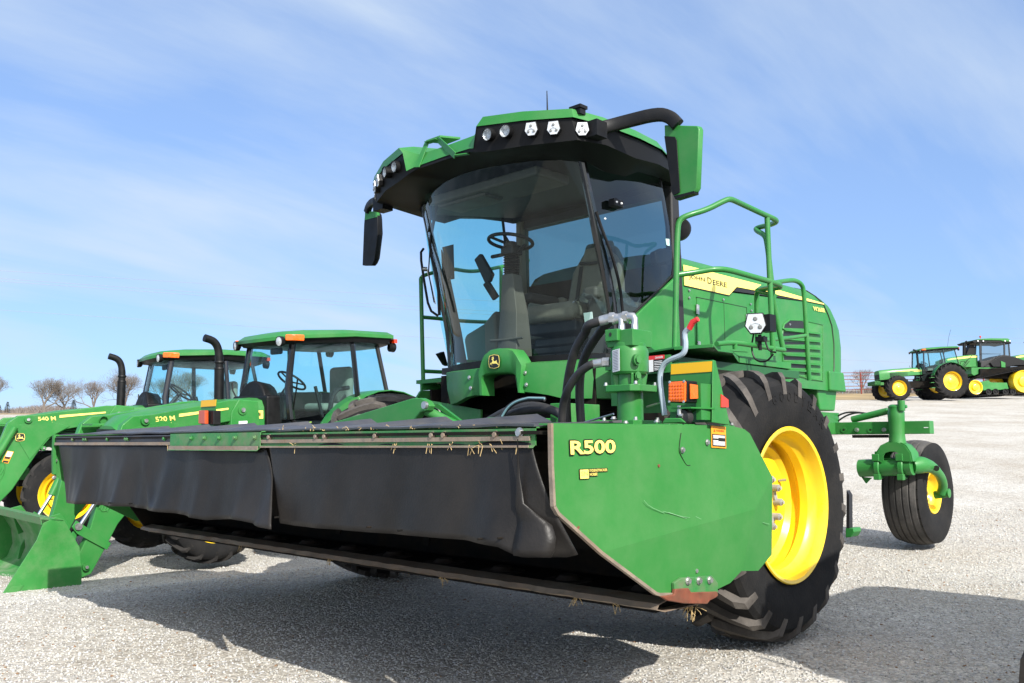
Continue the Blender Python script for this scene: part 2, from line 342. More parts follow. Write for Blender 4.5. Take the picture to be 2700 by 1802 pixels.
# ------------------------------------------------------------------ wheels
def tyre_profile(R, W, rimR, lh):
    r0 = R-lh
    return [(-.44*W, rimR-.01), (-.475*W, rimR+.12*(r0-rimR)), (-.495*W, rimR+.40*(r0-rimR)), (-.50*W, rimR+.62*(r0-rimR)), (-.475*W, r0-.075*R), (-.43*W, r0-.042*R), (-.25*W, r0-.008*R), (0, r0),
            (.25*W, r0-.008*R), (.43*W, r0-.042*R), (.475*W, r0-.075*R), (.50*W, rimR+.62*(r0-rimR)), (.495*W, rimR+.40*(r0-rimR)), (.475*W, rimR+.12*(r0-rimR)), (.44*W, rimR-.01)]
def ag_tyre_mesh(mb, R, W, rimR, nl, lh, chir=1, seg=72, lw=.052):
    mb.lathe(tyre_profile(R, W, rimR, lh), seg=seg)
    r0 = R-lh
    for s in (-1, 1):
        for i in range(nl):
            a0 = 2*pi*(i+(.5 if s > 0 else 0))/nl
            pts = []
            for t in (0, .25, .55, .85, 1.0, 1.07):
                w = s*(-.035*W+t*.50*W); ang = a0+chir*(t**1.15)*.80*W/R*.62
                if t < .9: rt = R-.038*R*t*t; rb = r0-.05*R*t*t-.01
                elif t < 1.01: rt = R-.072*R; rb = r0-.12*R; w = s*.468*W
                else: rt = r0-.13*R; rb = r0-.17*R; w = s*.498*W
                pts.append((w, ang, rb, rt))
            vs = []
            for q, (w, ang, rb, rt) in enumerate(pts):
                hw = lw*(1-.12*q/5)*(.5+.5*lh/.045 if lh < .045 else 1)
                for da, r in ((-hw/2/R*1.25, rb), (-hw/2/R, rt), (hw/2/R, rt), (hw/2/R*1.25, rb)):
                    a = ang+da; vs.append((w, r*cos(a), r*sin(a)))
            fs = [(0, 1, 2, 3), tuple(4*(len(pts)-1)+k for k in (3, 2, 1, 0))]
            for q in range(len(pts)-1):
                for k in range(4): fs.append((4*q+k, 4*q+(k+1) % 4, 4*q+4+(k+1) % 4, 4*q+4+k))
            mb.add(vs, fs, None, 1)
def rim_mesh(mb, W, rimR, depth, seg=56, flip=1, oset=None):
    """outer face towards +X; depth = how far the disc sits behind the outer flange"""
    o = oset or .365*W; d = depth
    prof = [(o-.02, rimR-.012), (o+.004, rimR+.012), (o+.012, rimR+.006), (o+.006, rimR-.012), (o-.035, rimR-.030), (o-.06, rimR-.034), (o-.085, rimR-.062), (o-.13, rimR-.068), (o-.15, rimR-.048), (o-.20, rimR-.052), (o-.22, rimR-.085),
            (o-d+.03, rimR-.095), (o-d, rimR-.12), (o-d-.005, rimR*.55), (o-d+.02, rimR*.42), (o-d+.02, rimR*.16), (o-d+.05, rimR*.14), (o-d+.05, .001)]
    mb.lathe(prof, seg=seg)
    mb.lathe([(-o, rimR+.012), (-o-.01, rimR+.006), (-o, rimR-.012), (-o+.08, rimR-.04), (o-.20, rimR-.055)], seg=seg)
    return o-d
def ag_wheel(name, parent, M, R, W, rimR, nl=22, lh=.045, chir=1, depth=.24, bolts=0, hub=True, rim_mat=None, lw=.052, lug=None, oset=None, **kw):
    w = empty(name, M, parent, **kw)
    t = MB(); ag_tyre_mesh(t, R, W, rimR, nl, lh, chir, lw=lw); t.build('tyre', [TYRE, lug or LUGM], w, ang=30)
    r = MB(); disc = rim_mesh(r, W, rimR, depth, oset=oset); r.build('rim', rim_mat or YELLOW, w, ang=40)
    if bolts:
        b = MB()
        for i in range(bolts):
            a = 2*pi*i/bolts; p = V(disc-.01, .33*rimR*cos(a), .33*rimR*sin(a))
            b.cyl(p, p+V(.075, 0, 0), .021, seg=12); b.bolt(p+V(.075, 0, 0), (1, 0, 0), .011, .014)
        for i in range(0, bolts, 2):
            a = 2*pi*i/bolts; a2 = 2*pi*(i+1)/bolts
            b.bar((disc+.02, .33*rimR*cos(a), .33*rimR*sin(a)), (disc+.02, .33*rimR*cos(a2), .33*rimR*sin(a2)), .03, .03, (1, 0, 0))
        b.build('wheel_stud', GREYP, w)
    elif hub:
        b = MB(); b.lathe([(disc, .30*rimR), (disc+.05, .30*rimR), (disc+.07, .22*rimR), (disc+.07, .001)], seg=24)
        for i in range(8):
            a = 2*pi*i/8; b.bolt((disc+.02, .38*rimR*cos(a), .38*rimR*sin(a)), (1, 0, 0), .014, .02)
        b.build('hub', rim_mat or YELLOW, w)
    return w
def children(o): return [c for c in bpy.data.objects if c.parent == o]
def copy_tree(o, parent=None, M=None):
    c = o.copy(); COL.objects.link(c); c.parent = parent
    if M is not None: c.matrix_local = M
    for ch in children(o): copy_tree(ch, c)
    return c
def RZ(a): return Matrix.Rotation(a, 4, 'Z')
def T(*a): return Matrix.Translation(Vector(a))

# ------------------------------------------------------------------ ground
def sst(a, b, x):
    t = min(1, max(0, (x-a)/(b-a))); return t*t*(3-2*t)
def terr(x, y):
    d = V(x-CAM.x, y-CAM.y, 0); f = V(FWD.x, FWD.y, 0).normalized(); s = d.dot(f); t = d.dot(RGT)/max(s, .5); t = max(-1.4, min(1.4, t))
    dip = .032*(math.exp(-((x-1.7)**2+y*y)/.5)+math.exp(-((x+1.7)**2+y*y)/.5))-.085*sst(-2.6, -3.6, x)*sst(2.2, .2, y)*sst(-14, -9, x)
    if s < 6: return dip
    s0 = 14-6*sst(-.1, .3, t)
    e50 = .0335+.0165*sst(-.45, .42, t); efar = .0350+.0224*sst(-.45, .42, t)
    z50 = 1.13+50*e50
    if s < 50:
        q = max(0, (s-s0)/(50-s0)); return dip+z50*(q**1.12)
    e = e50+(efar-e50)*sst(50, 76, s)
    if s > 600: return 1.13+600*e+(s-600)*.004
    return 1.13+s*e
def gravel_mat():
    m = bpy.data.materials.new('limestone_gravel'); m.use_nodes = True; N, L = m.node_tree.nodes, m.node_tree.links
    b = N['Principled BSDF']; b.inputs['Roughness'].default_value = .92; b.inputs['Specular IOR Level'].default_value = .2
    t = N.new('ShaderNodeTexCoord')
    def vor(sc, feat='F1'):
        v = N.new('ShaderNodeTexVoronoi'); v.inputs['Scale'].default_value = sc; v.feature = feat; L.new(t.outputs['Object'], v.inputs['Vector']); return v
    v1, v2 = vor(48), vor(21)
    g = N.new('ShaderNodeRGBToBW'); L.new(v1.outputs['Color'], g.inputs[0])
    r = N.new('ShaderNodeValToRGB'); e = r.color_ramp.elements; e[0].position = .1; e[0].color = (.40, .38, .345, 1); e[1].position = .9; e[1].color = (.63, .615, .58, 1)
    x = e.new(.35); x.color = (.46, .44, .405, 1); x = e.new(.65); x.color = (.54, .525, .49, 1); L.new(g.outputs[0], r.inputs[0])
    dr = N.new('ShaderNodeMapRange'); dr.inputs[1].default_value = .25; dr.inputs[2].default_value = .62; dr.inputs[3].default_value = 1.0; dr.inputs[4].default_value = .74; L.new(v1.outputs['Distance'], dr.inputs[0])
    mu = N.new('ShaderNodeMix'); mu.data_type = 'RGBA'; mu.blend_type = 'MULTIPLY'; mu.inputs['Factor'].default_value = 1; L.new(r.outputs[0], mu.inputs['A']); L.new(dr.outputs[0], mu.inputs['B'])
    n = N.new('ShaderNodeTexNoise'); n.inputs['Scale'].default_value = .55; n.inputs['Detail'].default_value = 10; n.inputs['Roughness'].default_value = .65; L.new(t.outputs['Object'], n.inputs['Vector'])
    r2 = N.new('ShaderNodeValToRGB'); r2.color_ramp.elements[0].position = .33; r2.color_ramp.elements[0].color = (.78, .73, .655, 1); r2.color_ramp.elements[1].position = .62; r2.color_ramp.elements[1].color = (1, .985, .95, 1); L.new(n.outputs[0], r2.inputs[0])
    m2 = N.new('ShaderNodeMix'); m2.data_type = 'RGBA'; m2.blend_type = 'MULTIPLY'; m2.inputs['Factor'].default_value = 1; L.new(mu.outputs['Result'], m2.inputs['A']); L.new(r2.outputs[0], m2.inputs['B'])
    n3 = N.new('ShaderNodeTexNoise'); n3.inputs['Scale'].default_value = 9; n3.inputs['Detail'].default_value = 12; n3.inputs['Roughness'].default_value = .8; L.new(t.outputs['Object'], n3.inputs['Vector'])
    r3 = N.new('ShaderNodeMapRange'); r3.inputs[1].default_value = .38; r3.inputs[2].default_value = .62; r3.inputs[3].default_value = .88; r3.inputs[4].default_value = 1.20; L.new(n3.outputs[0], r3.inputs[0])
    m3 = N.new('ShaderNodeMix'); m3.data_type = 'RGBA'; m3.blend_type = 'MULTIPLY'; m3.inputs['Factor'].default_value = 1; L.new(m2.outputs['Result'], m3.inputs['A']); L.new(r3.outputs[0], m3.inputs['B'])
    L.new(m3.outputs['Result'], b.inputs['Base Color'])
    h = N.new('ShaderNodeMath'); h.operation = 'ADD'; L.new(v1.outputs['Distance'], h.inputs[0])
    h2 = N.new('ShaderNodeMath'); h2.operation = 'MULTIPLY'; h2.inputs[1].default_value = 1.3; L.new(v2.outputs['Distance'], h2.inputs[0]); L.new(h2.outputs[0], h.inputs[1])
    bp = N.new('ShaderNodeBump'); bp.invert = True; bp.inputs['Strength'].default_value = .5; bp.inputs['Distance'].default_value = .014; L.new(h.outputs[0], bp.inputs['Height']); L.new(bp.outputs[0], b.inputs['Normal'])
    return m
GRAVEL = gravel_mat()
FIELD = mat('dry_winter_grass', (.30, .215, .10), .95, noise=.35, nscale=.35, dirt=(.16, .12, .06), dirt_amt=.8, dscale=.12, bump=.4, bscale=3)
def ground_sheet(name, s_edges, mat_, dz=0.0, **kw):
    f = V(FWD.x, FWD.y, 0).normalized(); A = list(np.linspace(-1.25, 1.25, 120)); vs, fs = [], []
    for s_ in s_edges:
        for a in A:
            s = s_ if s_ < 30 or s_ > 70 else s_+13*sst(.40, .455, a)*sst(30, 50, s_)*sst(76, 64, s_)
            x = CAM.x+f.x*s+RGT.x*a*max(s, 8) if s > 0 else CAM.x+f.x*s+RGT.x*a*8; y = CAM.y+f.y*s+RGT.y*a*max(s, 8) if s > 0 else CAM.y+f.y*s+RGT.y*a*8
            vs.append((x, y, terr(x, y)+dz))
    n = len(A)
    for i in range(len(s_edges)-1):
        for j in range(n-1): fs.append((i*n+j, i*n+j+1, (i+1)*n+j+1, (i+1)*n+j))
    me = MB(); me.add(vs, fs); return me.build(name, mat_, None, ang=180, **kw)
S1 = [-14, -9, -5, -2]+list(np.arange(0, 12, .2))+list(np.arange(12, 18, .4))+list(np.arange(18, 52.1, 1.5))
ground_sheet('gravel_lot', S1, GRAVEL, kind='structure')
S2 = [50.5, 54, 58, 63, 68, 72, 76, 85, 100, 130, 180, 260, 400, 600, 1000, 2200]
ground_sheet('dry_field', S2, FIELD, -.03, kind='structure')

# loose stones lying on the lot in the foreground (uncountable)
def stones(count):
    f = V(FWD.x, FWD.y, 0).normalized()
    base = np.array([(1, 0, 0), (-1, 0, 0), (0, 1, 0), (0, -1, 0), (0, 0, 1), (0, 0, -1)], float)
    tri = np.array([(0, 2, 4), (2, 1, 4), (1, 3, 4), (3, 0, 4), (2, 0, 5), (1, 2, 5), (3, 1, 5), (0, 3, 5)])
    s = 1.8+rng.random(count)**1.35*10.5; a = (rng.random(count)*1.36-.68)
    X = CAM.x+f.x*s+RGT.x*a*s; Y = CAM.y+f.y*s+RGT.y*a*s; Z = np.array([terr(float(x), float(y)) for x, y in zip(X, Y)])
    r = .0030+.0075*rng.random(count)**3.2+.0004*s
    v = base[None]*(.65+.6*rng.random((count, 6, 1)))*np.stack([r, r*(.6+.5*rng.random(count)), r*(.4+.35*rng.random(count))], 1)[:, None]
    v += (rng.random((count, 6, 3))-.5)*r[:, None, None]*.5
    th = rng.random(count)*2*pi; c, sn = np.cos(th), np.sin(th)
    vx = v[..., 0]*c[:, None]-v[..., 1]*sn[:, None]; vy = v[..., 0]*sn[:, None]+v[..., 1]*c[:, None]
    v = np.stack([vx+X[:, None], vy+Y[:, None], v[..., 2]+(Z+r*.12)[:, None]], -1).reshape(-1, 3)
    fc = (tri[None]+6*np.arange(count)[:, None, None]).reshape(-1, 3)
    me = bpy.data.meshes.new('loose_gravel'); me.vertices.add(len(v)); me.vertices.foreach_set('co', v.ravel()); me.loops.add(fc.size); me.loops.foreach_set('vertex_index', fc.ravel().astype(np.int32))
    me.polygons.add(len(fc)); me.polygons.foreach_set('loop_start', np.arange(0, fc.size, 3, dtype=np.int32)); me.polygons.foreach_set('loop_total', np.full(len(fc), 3, np.int32))
    ca = me.color_attributes.new('stone_colour', 'FLOAT_COLOR', 'POINT'); g = np.clip(rng.normal(.43, .06, count), .22, .60); wv = rng.random(count)*.12
    colr = np.stack([g*(1+wv*.35), g*(1+wv*.05), g*(1-wv), np.ones(count)], 1); odd = rng.random(count); colr[odd < .02, :3] = (.22, .13, .07); colr[(odd > .02) & (odd < .05), :3] *= .55; ca.data.foreach_set('color', np.repeat(colr, 6, 0).ravel())
    me.update(); me.validate()
    m = bpy.data.materials.new('stone'); m.use_nodes = True; b = m.node_tree.nodes['Principled BSDF']; b.inputs['Roughness'].default_value = .9; b.inputs['Specular IOR Level'].default_value = .25
    at = m.node_tree.nodes.new('ShaderNodeAttribute'); at.attribute_name = 'stone_colour'; m.node_tree.links.new(at.outputs['Color'], b.inputs['Base Color'])
    me.materials.append(m); o = bpy.data.objects.new('loose_gravel', me); COL.objects.link(o)
    tag(o, 'loose pale limestone chippings scattered over the gravel lot', 'gravel', kind='stuff')
stones(170000)
# ================================================================== WINDROWER
WR = empty('windrower', None, None, label='large green windrower with a wide mower header and glass cab, in the foreground', cat='windrower')
XS = 2.33; XL = -2.39; YF = -2.44

# ---------------- header: right end shield
def shield_nodes(x0, M=None):
    q = {'A': (222, 150), 'B': (1290, 162), 'B1': (1372, 184), 'B2': (1405, 210), 'C': (1537, 465), 'D': (1535, 925), 'E': (1455, 1020), 'G': (1355, 1022), 'H': (1290, 1092), 'H1': (1205, 1134), 'I1': (1130, 1156), 'I': (862, 1160), 'I2': (838, 1152), 'J': (520, 915), 'K1': (262, 682), 'K': (238, 640), 'A1': (226, 400),
         'N': (1060, 425), 'M': (1440, 655), 'Q': (1372, 960)}
    off = {'N': .004, 'J': .012, 'M': .022, 'Q': .016, 'G': .004, 'H': .002, 'K': 0, 'I': 0}
    return {k: P(7, u, v, 'x', XS+off.get(k, 0)) for k, (u, v) in q.items()}
sn_ = shield_nodes(XS)
SF = [('A', 'B', 'B1', 'B2', 'C', 'M', 'N', 'K', 'A1'), ('K', 'N', 'M', 'J', 'K1'), ('J', 'M', 'Q', 'G', 'H', 'H1', 'I1', 'I', 'I2'), ('M', 'C', 'D', 'E', 'G', 'Q')]
keys = list(sn_); mb = MB(); mb.add([sn_[k] for k in keys], [tuple(keys.index(k) for k in f)[::-1] for f in SF])
sh = mb.build('end_shield', SHIELDG, WR, ang=1.0, solid=.006, off=-1, fixn=False)
# folded / scraped front edge
edge = [sn_[k] for k in ('A', 'A1', 'K', 'K1', 'J', 'I2', 'I', 'I1')]
mb = MB()
for a, b in zip(edge[:-1], edge[1:]): mb.bar(a+V(.004, 0, 0), b+V(.004, 0, 0), .012, .016, (1, 0, 0))
mb.build('worn_edge', WORN, sh, label='scraped bare steel rim of the end shield')
mb = MB()
for k in (0, 1): mb.slab([P(7, u, v, 'x', XS-.02) for u, v in ((222, 148), (1290, 160), (1290, 172), (222, 160))], (-.05, 0, 0)); break
mb.build('top_flange', GREEN, sh)
# reinforcement plate, bolts
pl = PS(7, [(940, 1090), (985, 1060), (1165, 1045), (1200, 1090), (1200, 1150), (1165, 1168), (1040, 1150), (945, 1150)], 'x', XS+.004)
mb = MB(); mb.slab(pl, (.014, 0, 0)); mb.build('skid_plate', GREENW, sh, bevel=.003)
mb = MB(); mb.slab(PS(7, [(945, 1125), (1025, 1120), (1040, 1145), (1195, 1140), (1200, 1165), (1185, 1178), (1150, 1195), (1135, 1215), (1000, 1212), (900, 1195), (862, 1170), (940, 1158)], 'x', XS+.006), (.016, 0, 0)); mb.build('rusty_skid', RUST, sh, bevel=.004, label='rust red worn lower corner of the end shield')
mb = MB()
for u, v in ((1035, 1080), (1100, 1078), (1163, 1075)): mb.bolt(P(7, u, v, 'x', XS+.018), (1, 0, 0), .011, .014)
for u, v in ((1087, 962), (1082, 1020), (1005, 307), (1152, 262)): mb.bolt(P(7, u, v, 'x', XS+.002), (1, 0, 0), .009, .01)
mb.build('bolt', STEEL, sh)
mb = MB()
for u, v in ((388, 765), (865, 400)): p = P(7, u, v, 'x', XS+.003); mb.cyl(p, p+V(.004, 0, 0), .006, seg=12)
mb.build('rust_spot', RUST, sh)
# inspection door seam
mb = MB(); mb.tube(PS(13, [(1580, 160), (1565, 260), (1553, 390), (1565, 430), (1640, 575), (1668, 592), (1700, 585)], 'x', XS+.003), .0016, 5, smooth=1)
mb.build('door_seam', DECALK, sh)
# scratches
mb = MB()
for pts in ([(890, 668), (960, 688), (1030, 712)], [(925, 675), (1000, 700), (1050, 706)], [(1085, 700), (1130, 722), (1200, 712)], [(780, 605), (810, 640), (900, 680)], [(1320, 700), (1370, 722), (1440, 700)], [(1520, 745), (1480, 735)]):
    mb.tube(PS(7, pts, 'x', XS+.016), .0011, 4, smooth=1)
mb.build('scratch', mat('scratched_paint', (.16, .36, .17), .6), sh)
# lettering  (O = left bottom as read, U along reading direction (+y), W up)
def plane_text(body, k, tl, tr, bl, x, mats, parent, name, bold=.0, out=0, dark=None, push=.0012):
    a = P(k, *tl, 'x', x); b = P(k, *tr, 'x', x); c = P(k, *bl, 'x', x); U = b-a; W = a-c
    m = MB()
    if dark: text_on(m, body, c, U, W, bold+out, push, mi=1, grow=.035)
    text_on(m, body, c, U, W, bold, push+.0012, mi=0)
    return m.build(name, mats, parent, smooth=False)
plane_text('R500', 13, (110, 262), (705, 248), (118, 448), XS+.004, [DECALY, DECALK], sh, 'lettering', .028, .018, True)
O = P(13, 242, 772, 'x', XS+.0035); U = P(13, 368, 765, 'x', XS+.0035)-O; Wv = P(13, 235, 640, 'x', XS+.0035)-O
mb = MB()
rect_on(mb, O, U, Wv, -.02, -.02, 1.02, 1.02, .001, 1); rect_on(mb, O, U, Wv, .05, .05, .93, .95, .002, 0)
rect_on(mb, O, U, Wv, .98, .63, 3.02, 1.02, .001, 1); rect_on(mb, O, U, Wv, .98, .22, 1.9, .65, .001, 1)
text_on(mb, 'SYDENSTRICKER', O+U*1.02+Wv*.70, U*1.92, Wv*.26, .012, .0025, mi=0); text_on(mb, 'NOBBE', O+U*1.02+Wv*.30, U*.82, Wv*.28, .012, .0025, mi=0)
text_on(mb, 'SN', O+U*.14+Wv*.33, U*.7, Wv*.46, .01, .003, mi=2)
mb.build('dealer_sticker', [DECALY, DECALK, mat('sticker_green', (.25, .42, .10), .5)], sh, smooth=False)
def warn_sticker(k, tl, tr, bl, x, parent):
    a = P(k, *tl, 'x', x); b = P(k, *tr, 'x', x); c = P(k, *bl, 'x', x); U = b-a; W = a-c; m = MB()
    rect_on(m, c, U, W, 0, 0, 1, 1, .001, 0); rect_on(m, c, U, W, .05, .06, .95, .62, .002, 1)
    text_on(m, 'WARNING', c+U*.32+W*.74, U*.56, W*.10, .01, .0022, mi=3)
    n_ = U.cross(W).normalized()*.0022; q = c+U*.14+W*.73; m.sheet([q+n_, q+U*.13+n_, q+U*.065+W*.13+n_], mi=3)
    for t in (.56, .52, .48, .44, .33, .29, .25, .21, .17, .13): rect_on(m, c, U, W, .10, t-.012, .90 if t not in (.44, .33) else .45, t+.012, .003, 2)
    m.build('warning_sticker', [WARNO, DECALK, WHITE, mat('warning_red', (.55, .08, .01), .5)], parent, smooth=False)
warn_sticker(13, (1972, 62), (2165, 80), (1978, 352), XS+.004, sh)

# left end shield (only its inner face and edge show)
mb = MB(); sl = []
for k in ('A', 'B', 'B2', 'C', 'D', 'E', 'G', 'H1', 'I', 'J', 'K', 'A1'): p = sn_[k].copy(); p.x = XL; sl.append(p)
mb.slab(sl, (-.006, 0, 0)); mb.bar(sl[0]+V(.01, 0, 0), sl[11]+V(.01, 0, 0), .02, .03, (1, 0, 0)); mb.bar(sl[11]+V(.01, 0, 0), sl[10]+V(.01, 0, 0), .02, .03, (1, 0, 0))
mb.build('far_end_shield', SHIELDG, WR)
mb = MB()
for z in (1.16, 1.02, .9): mb.bolt((XL+.012, -2.43, z), (1, 0, 0), .01, .01)
mb.build('bolt', STEEL, WR)

# ---------------- front bars
zt = 1.19
mb = MB()
def angle_bar(mb, x0, x1, z1, z0, lip, y=YF):
    mb.slab([V(x0, y, z1), V(x1, y, z1), V(x1, y, z0), V(x0, y, z0)], (0, .006, 0))
    mb.slab([V(x0, y, z0), V(x1, y, z0), V(x1, y-lip, z0-lip*.75), V(x0, y-lip, z0-lip*.75)], (0, .004, .004))
    mb.slab([V(x0, y, z1), V(x1, y, z1), V(x1, y+.09, z1+.004), V(x0, y+.09, z1+.004)], (0, 0, -.005))
angle_bar(mb, .44, 2.26, 1.192, 1.128, .012)
b1 = mb.build('front_rail', GREENW, WR)
mb = MB(); angle_bar(mb, XL+.03, -.53, 1.19, 1.136, .012); b3 = mb.build('front_rail', DECK, WR, label='black left section of the header front rail')
mb = MB(); angle_bar(mb, -.53, .445, 1.196, 1.112, .016, YF-.012); b2 = mb.build('clamp_plate', GREENW, WR)
# scraped grey lower strips of the rails
mb = MB(); mb.bar((.45, YF-.006, 1.146), (2.24, YF-.006, 1.152), .006, .016); mb.bar((-.52, YF-.022, 1.113), (.44, YF-.022, 1.113), .006, .022); mb.bar((XL+.04, YF-.008, 1.137), (-.54, YF-.008, 1.137), .006, .018)
mb.bar((.45, YF-.013, 1.120), (2.24, YF-.013, 1.124), .004, .008)
mb.build('scraped_strip', WORN, WR)
def bolts_on(xs, y, z, parent, m=STEEL, r=.011):
    for x in xs: q = MB(); q.bolt((x, y, z), (0, -1, 0), r, .014); q.build('bolt', m, parent)
bolts_on([.52, .92, .99, 1.36, 1.72, 1.79, 2.07], YF-.001, 1.166, b1, WORN, .010); bolts_on([2.19], YF-.002, 1.172, b1, STEEL, .013)
bolts_on([-.27, -.12, .04, .21, .40], YF-.014, 1.165, b2, GREENW, .009)
bolts_on([-2.02, -1.82, -1.78, -1.43, -1.15, -1.12, -.62], YF-.001, 1.165, b3, GREENW, .009)

# ---------------- curtains
def curtain(name, top, bot, fold, parent=WR, nx=120, ny=16, label=None, hang=.0):
    """top/bot: lists of (x, z) polylines; fold(x, t) -> y offset"""
    def samp(pl, s):
        d = [0]
        for a, b in zip(pl[:-1], pl[1:]): d.append(d[-1]+math.hypot(b[0]-a[0], b[1]-a[1]))
        s *= d[-1]
        for i in range(len(pl)-1):
            if s <= d[i+1]+1e-9:
                t = (s-d[i])/(d[i+1]-d[i]); return (pl[i][0]+(pl[i+1][0]-pl[i][0])*t, pl[i][1]+(pl[i+1][1]-pl[i][1])*t)
        return pl[-1]
    vs, fs = [], []
    for i in range(nx+1):
        a = samp(top, i/nx); b = samp(bot, i/nx)
        for j in range(ny+1):
            t = j/ny; x = a[0]+(b[0]-a[0])*t; z = a[1]+(b[1]-a[1])*t
            vs.append((x, YF+.004+fold(x, t), z))
    for i in range(nx):
        for j in range(ny):
            q = i*(ny+1)+j; fs.append((q, q+1, q+ny+2, q+ny+1))
    m = MB(); m.add(vs, fs); return m.build(name, CURTAIN, parent, ang=180, solid=.006, off=0, label=label)
def bz(u, v, y): p = P(8, u, v, 'y', y); return (p.x, p.z)
def f1(x, t):
    return -.020*t*sin(x*9.5+.6)-.010*t*sin(x*21+1.3*t)-.003*t*sin(x*43+3*t)-.03*t*t-.05*t*math.exp(-((x+.15)/.10)**2)+.05*t*math.exp(-((x-.07)/.13)**2)-.06*t*t*math.exp(-((x-.55)/.25)**2)+.05*t*math.exp(-((x+2.2)/.25)**2)-.022*t*math.exp(-((x+.95-.25*t)/.05)**2)
def f2(x, t):
    return -.009*t*sin(x*7.3)-.003*t*sin(x*31+2*t)-.015*t-.045*t*math.exp(-((x-2.14)/.12)**2)+.012*t*sin(x*17+t)*.6-.012*t*math.exp(-((x-1.45-.1*t)/.08)**2)+.09*t*t*sst(2.2, 2.38, x)
curtain('curtain', [(-2.30, 1.135), (-.53, 1.13), (.43, 1.105), (.47, 1.125)], [bz(*q, -2.47) for q in ((73, 415), (205, 420), (385, 430), (640, 466), (740, 490), (870, 485), (920, 493), (1000, 510), (1080, 527))], f1, label='left black rubber curtain with a curled corner')
curtain('curtain', [(.50, 1.15), (2.18, 1.15), (2.235, 1.15)], [bz(*q, -2.46) for q in ((1062, 505), (1115, 515), (1500, 548), (1900, 580), (2070, 605), (2110, 630), (2150, 655), (2260, 665), (2300, 655))], f2, label='right black rubber curtain, torn deeper at its right end')
# flap that widens at the lower right
mb = MB(); g = []
for j, (zz, w, yy) in enumerate([(1.15, .0, 0), (1.02, .012, -.005), (.93, .03, -.01), (.89, .075, .0), (.86, .12, .0), (.82, .14, -.01), (.78, .142, -.02), (.755, .13, -.02)]):
    for q in range(5): g.append((2.225+w*q/4-.02, YF-.03+yy+.05*(q/4)**2*(w/.14), zz))
mb.add(g, [(j*5+q, j*5+q+1, j*5+q+6, j*5+q+5) for j in range(7) for q in range(4)])
mb.build('curtain_flap', CURTAIN, WR, ang=180, solid=.006, off=0)
mb = MB()
for x, z in ((.70, .80), (1.40, .80), (1.60, .80), (2.05, .80), (2.15, .81), (-2.2, .76), (-1.2, .78), (-.9, .79)): mb.cyl((x, YF-.072, z), (x, YF-.05, z), .004, seg=8)
mb.build('curtain_rivet', DARK, WR)

# ---------------- rubber deck on top, rising shingles
for i in range(8):
    x = -2.34+.575*i; x1 = min(2.24, x+.64); m = MB(); n = 8; vs = []; rr = .052 if i < 7 else .012
    for q in range(n+1):
        t = q/n; up = rr*(t/.86)**1.25 if t < .86 else rr*(1-(t-.86)/.14*.75)
        for j in range(5):
            k_ = j/4; vs.append((x+(x1-x)*t+.16*k_, YF+.015+.46*k_, 1.199+.010*k_+up*k_**.8+.002*sin(9*t+i*2+j)))
    for v_i, p in enumerate(vs): vs[v_i] = (min(p[0], 2.27), p[1], p[2])
    m.add(vs, [(q*5+j, q*5+5+j, q*5+6+j, q*5+j+1) for q in range(n) for j in range(4)])
    m.build('deck_flap', DECK, WR, ang=60, solid=.008, off=0)
mb = MB(); mb.box((-.05, -1.6, 1.205), (4.5, .8, .012)); mb.build('deck_plate', DECK, WR)
# dark body of the header, and sun blockers behind it
mb = MB(); mb.box((-.03, -1.40, .92), (4.66, .4, .5)); mb.box((-.03, -1.45, 1.17), (4.6, .5, .05)); mb.box((-.03, -2.32, 1.16), (4.66, .05, .04))
mb.box((-.05, -1.56, .50), (4.62, .38, .05)); mb.box((-.05, -1.30, .86), (4.62, .04, .70)); mb.slab([V(XL+.01, -1.98, .80), V(XL+.01, -1.2, .80), V(XL+.01, -1.2, .47), V(XL+.01, -1.74, .47)], (.02, 0, 0)); mb.box((-.03, -2.0, 1.172), (4.64, .9, .012))
for k, xx in enumerate((-1.9, -1.3, -.6, .1, .8, 1.5, 2.0)): mb.box((xx, -1.9, 1.13), (.04, .9, .05))
mb.box((-.15, -1.0, .99), (4.3, .42, .08)); mb.box((.1, -.55, .96), (3.4, .6, .06)); mb.build('header_body_and_sun_blockers', DARK, WR)  # two hidden rear boxes added to keep sunlight off the ground below
mb = MB(); mb.cyl((XL+.05, -1.45, .78), (XS-.05, -1.45, .78), .12, seg=24); mb.cyl((XL+.05, -1.3, .98), (XS-.05, -1.3, .98), .10, seg=24)
for i in range(30):
    x = XL+.15+i*.155
    mb.bar((x, -1.45, .78), (x, -1.45+.2*cos(i*1.3), .78+.2*sin(i*1.3)), .05, .01, (0, 0, 1))
mb.build('conditioner_roller', DARK, WR)
# cutterbar : worn edge with lumps of straw
mb = MB(); vs, fs = [], []; n = 150
for i in range(n+1):
    x = XL+.03+(XS-.05-XL)*i/n; j = .0015*sin(i*.9)+.0035*rng.random()
    for yy, zz in ((-1.72, .535), (-1.80+j, .520+j*.5), (-1.815+j*2, .500+j), (-1.76, .486+j*.6), (-1.45, .485)): vs.append((x, yy, zz))
for i in range(n):
    for j in range(4): fs.append((i*5+j, i*5+j+1, i*5+j+6, i*5+j+5))
mb.add(vs, fs); mb.build('cutterbar', WORN, WR, ang=40, solid=.004)
mb = MB()
for i in range(11):
    x = -2.1+i*.42; mb.cyl((x, -1.60, .50), (x, -1.60, .53), .13, .11, seg=22); mb.cyl((x, -1.60, .53), (x, -1.60, .55), .06, .04, seg=14)
mb.build('cutter_disc', mat('rusty_brown_steel', (.025, .017, .012), .7, noise=.4, nscale=12), WR)
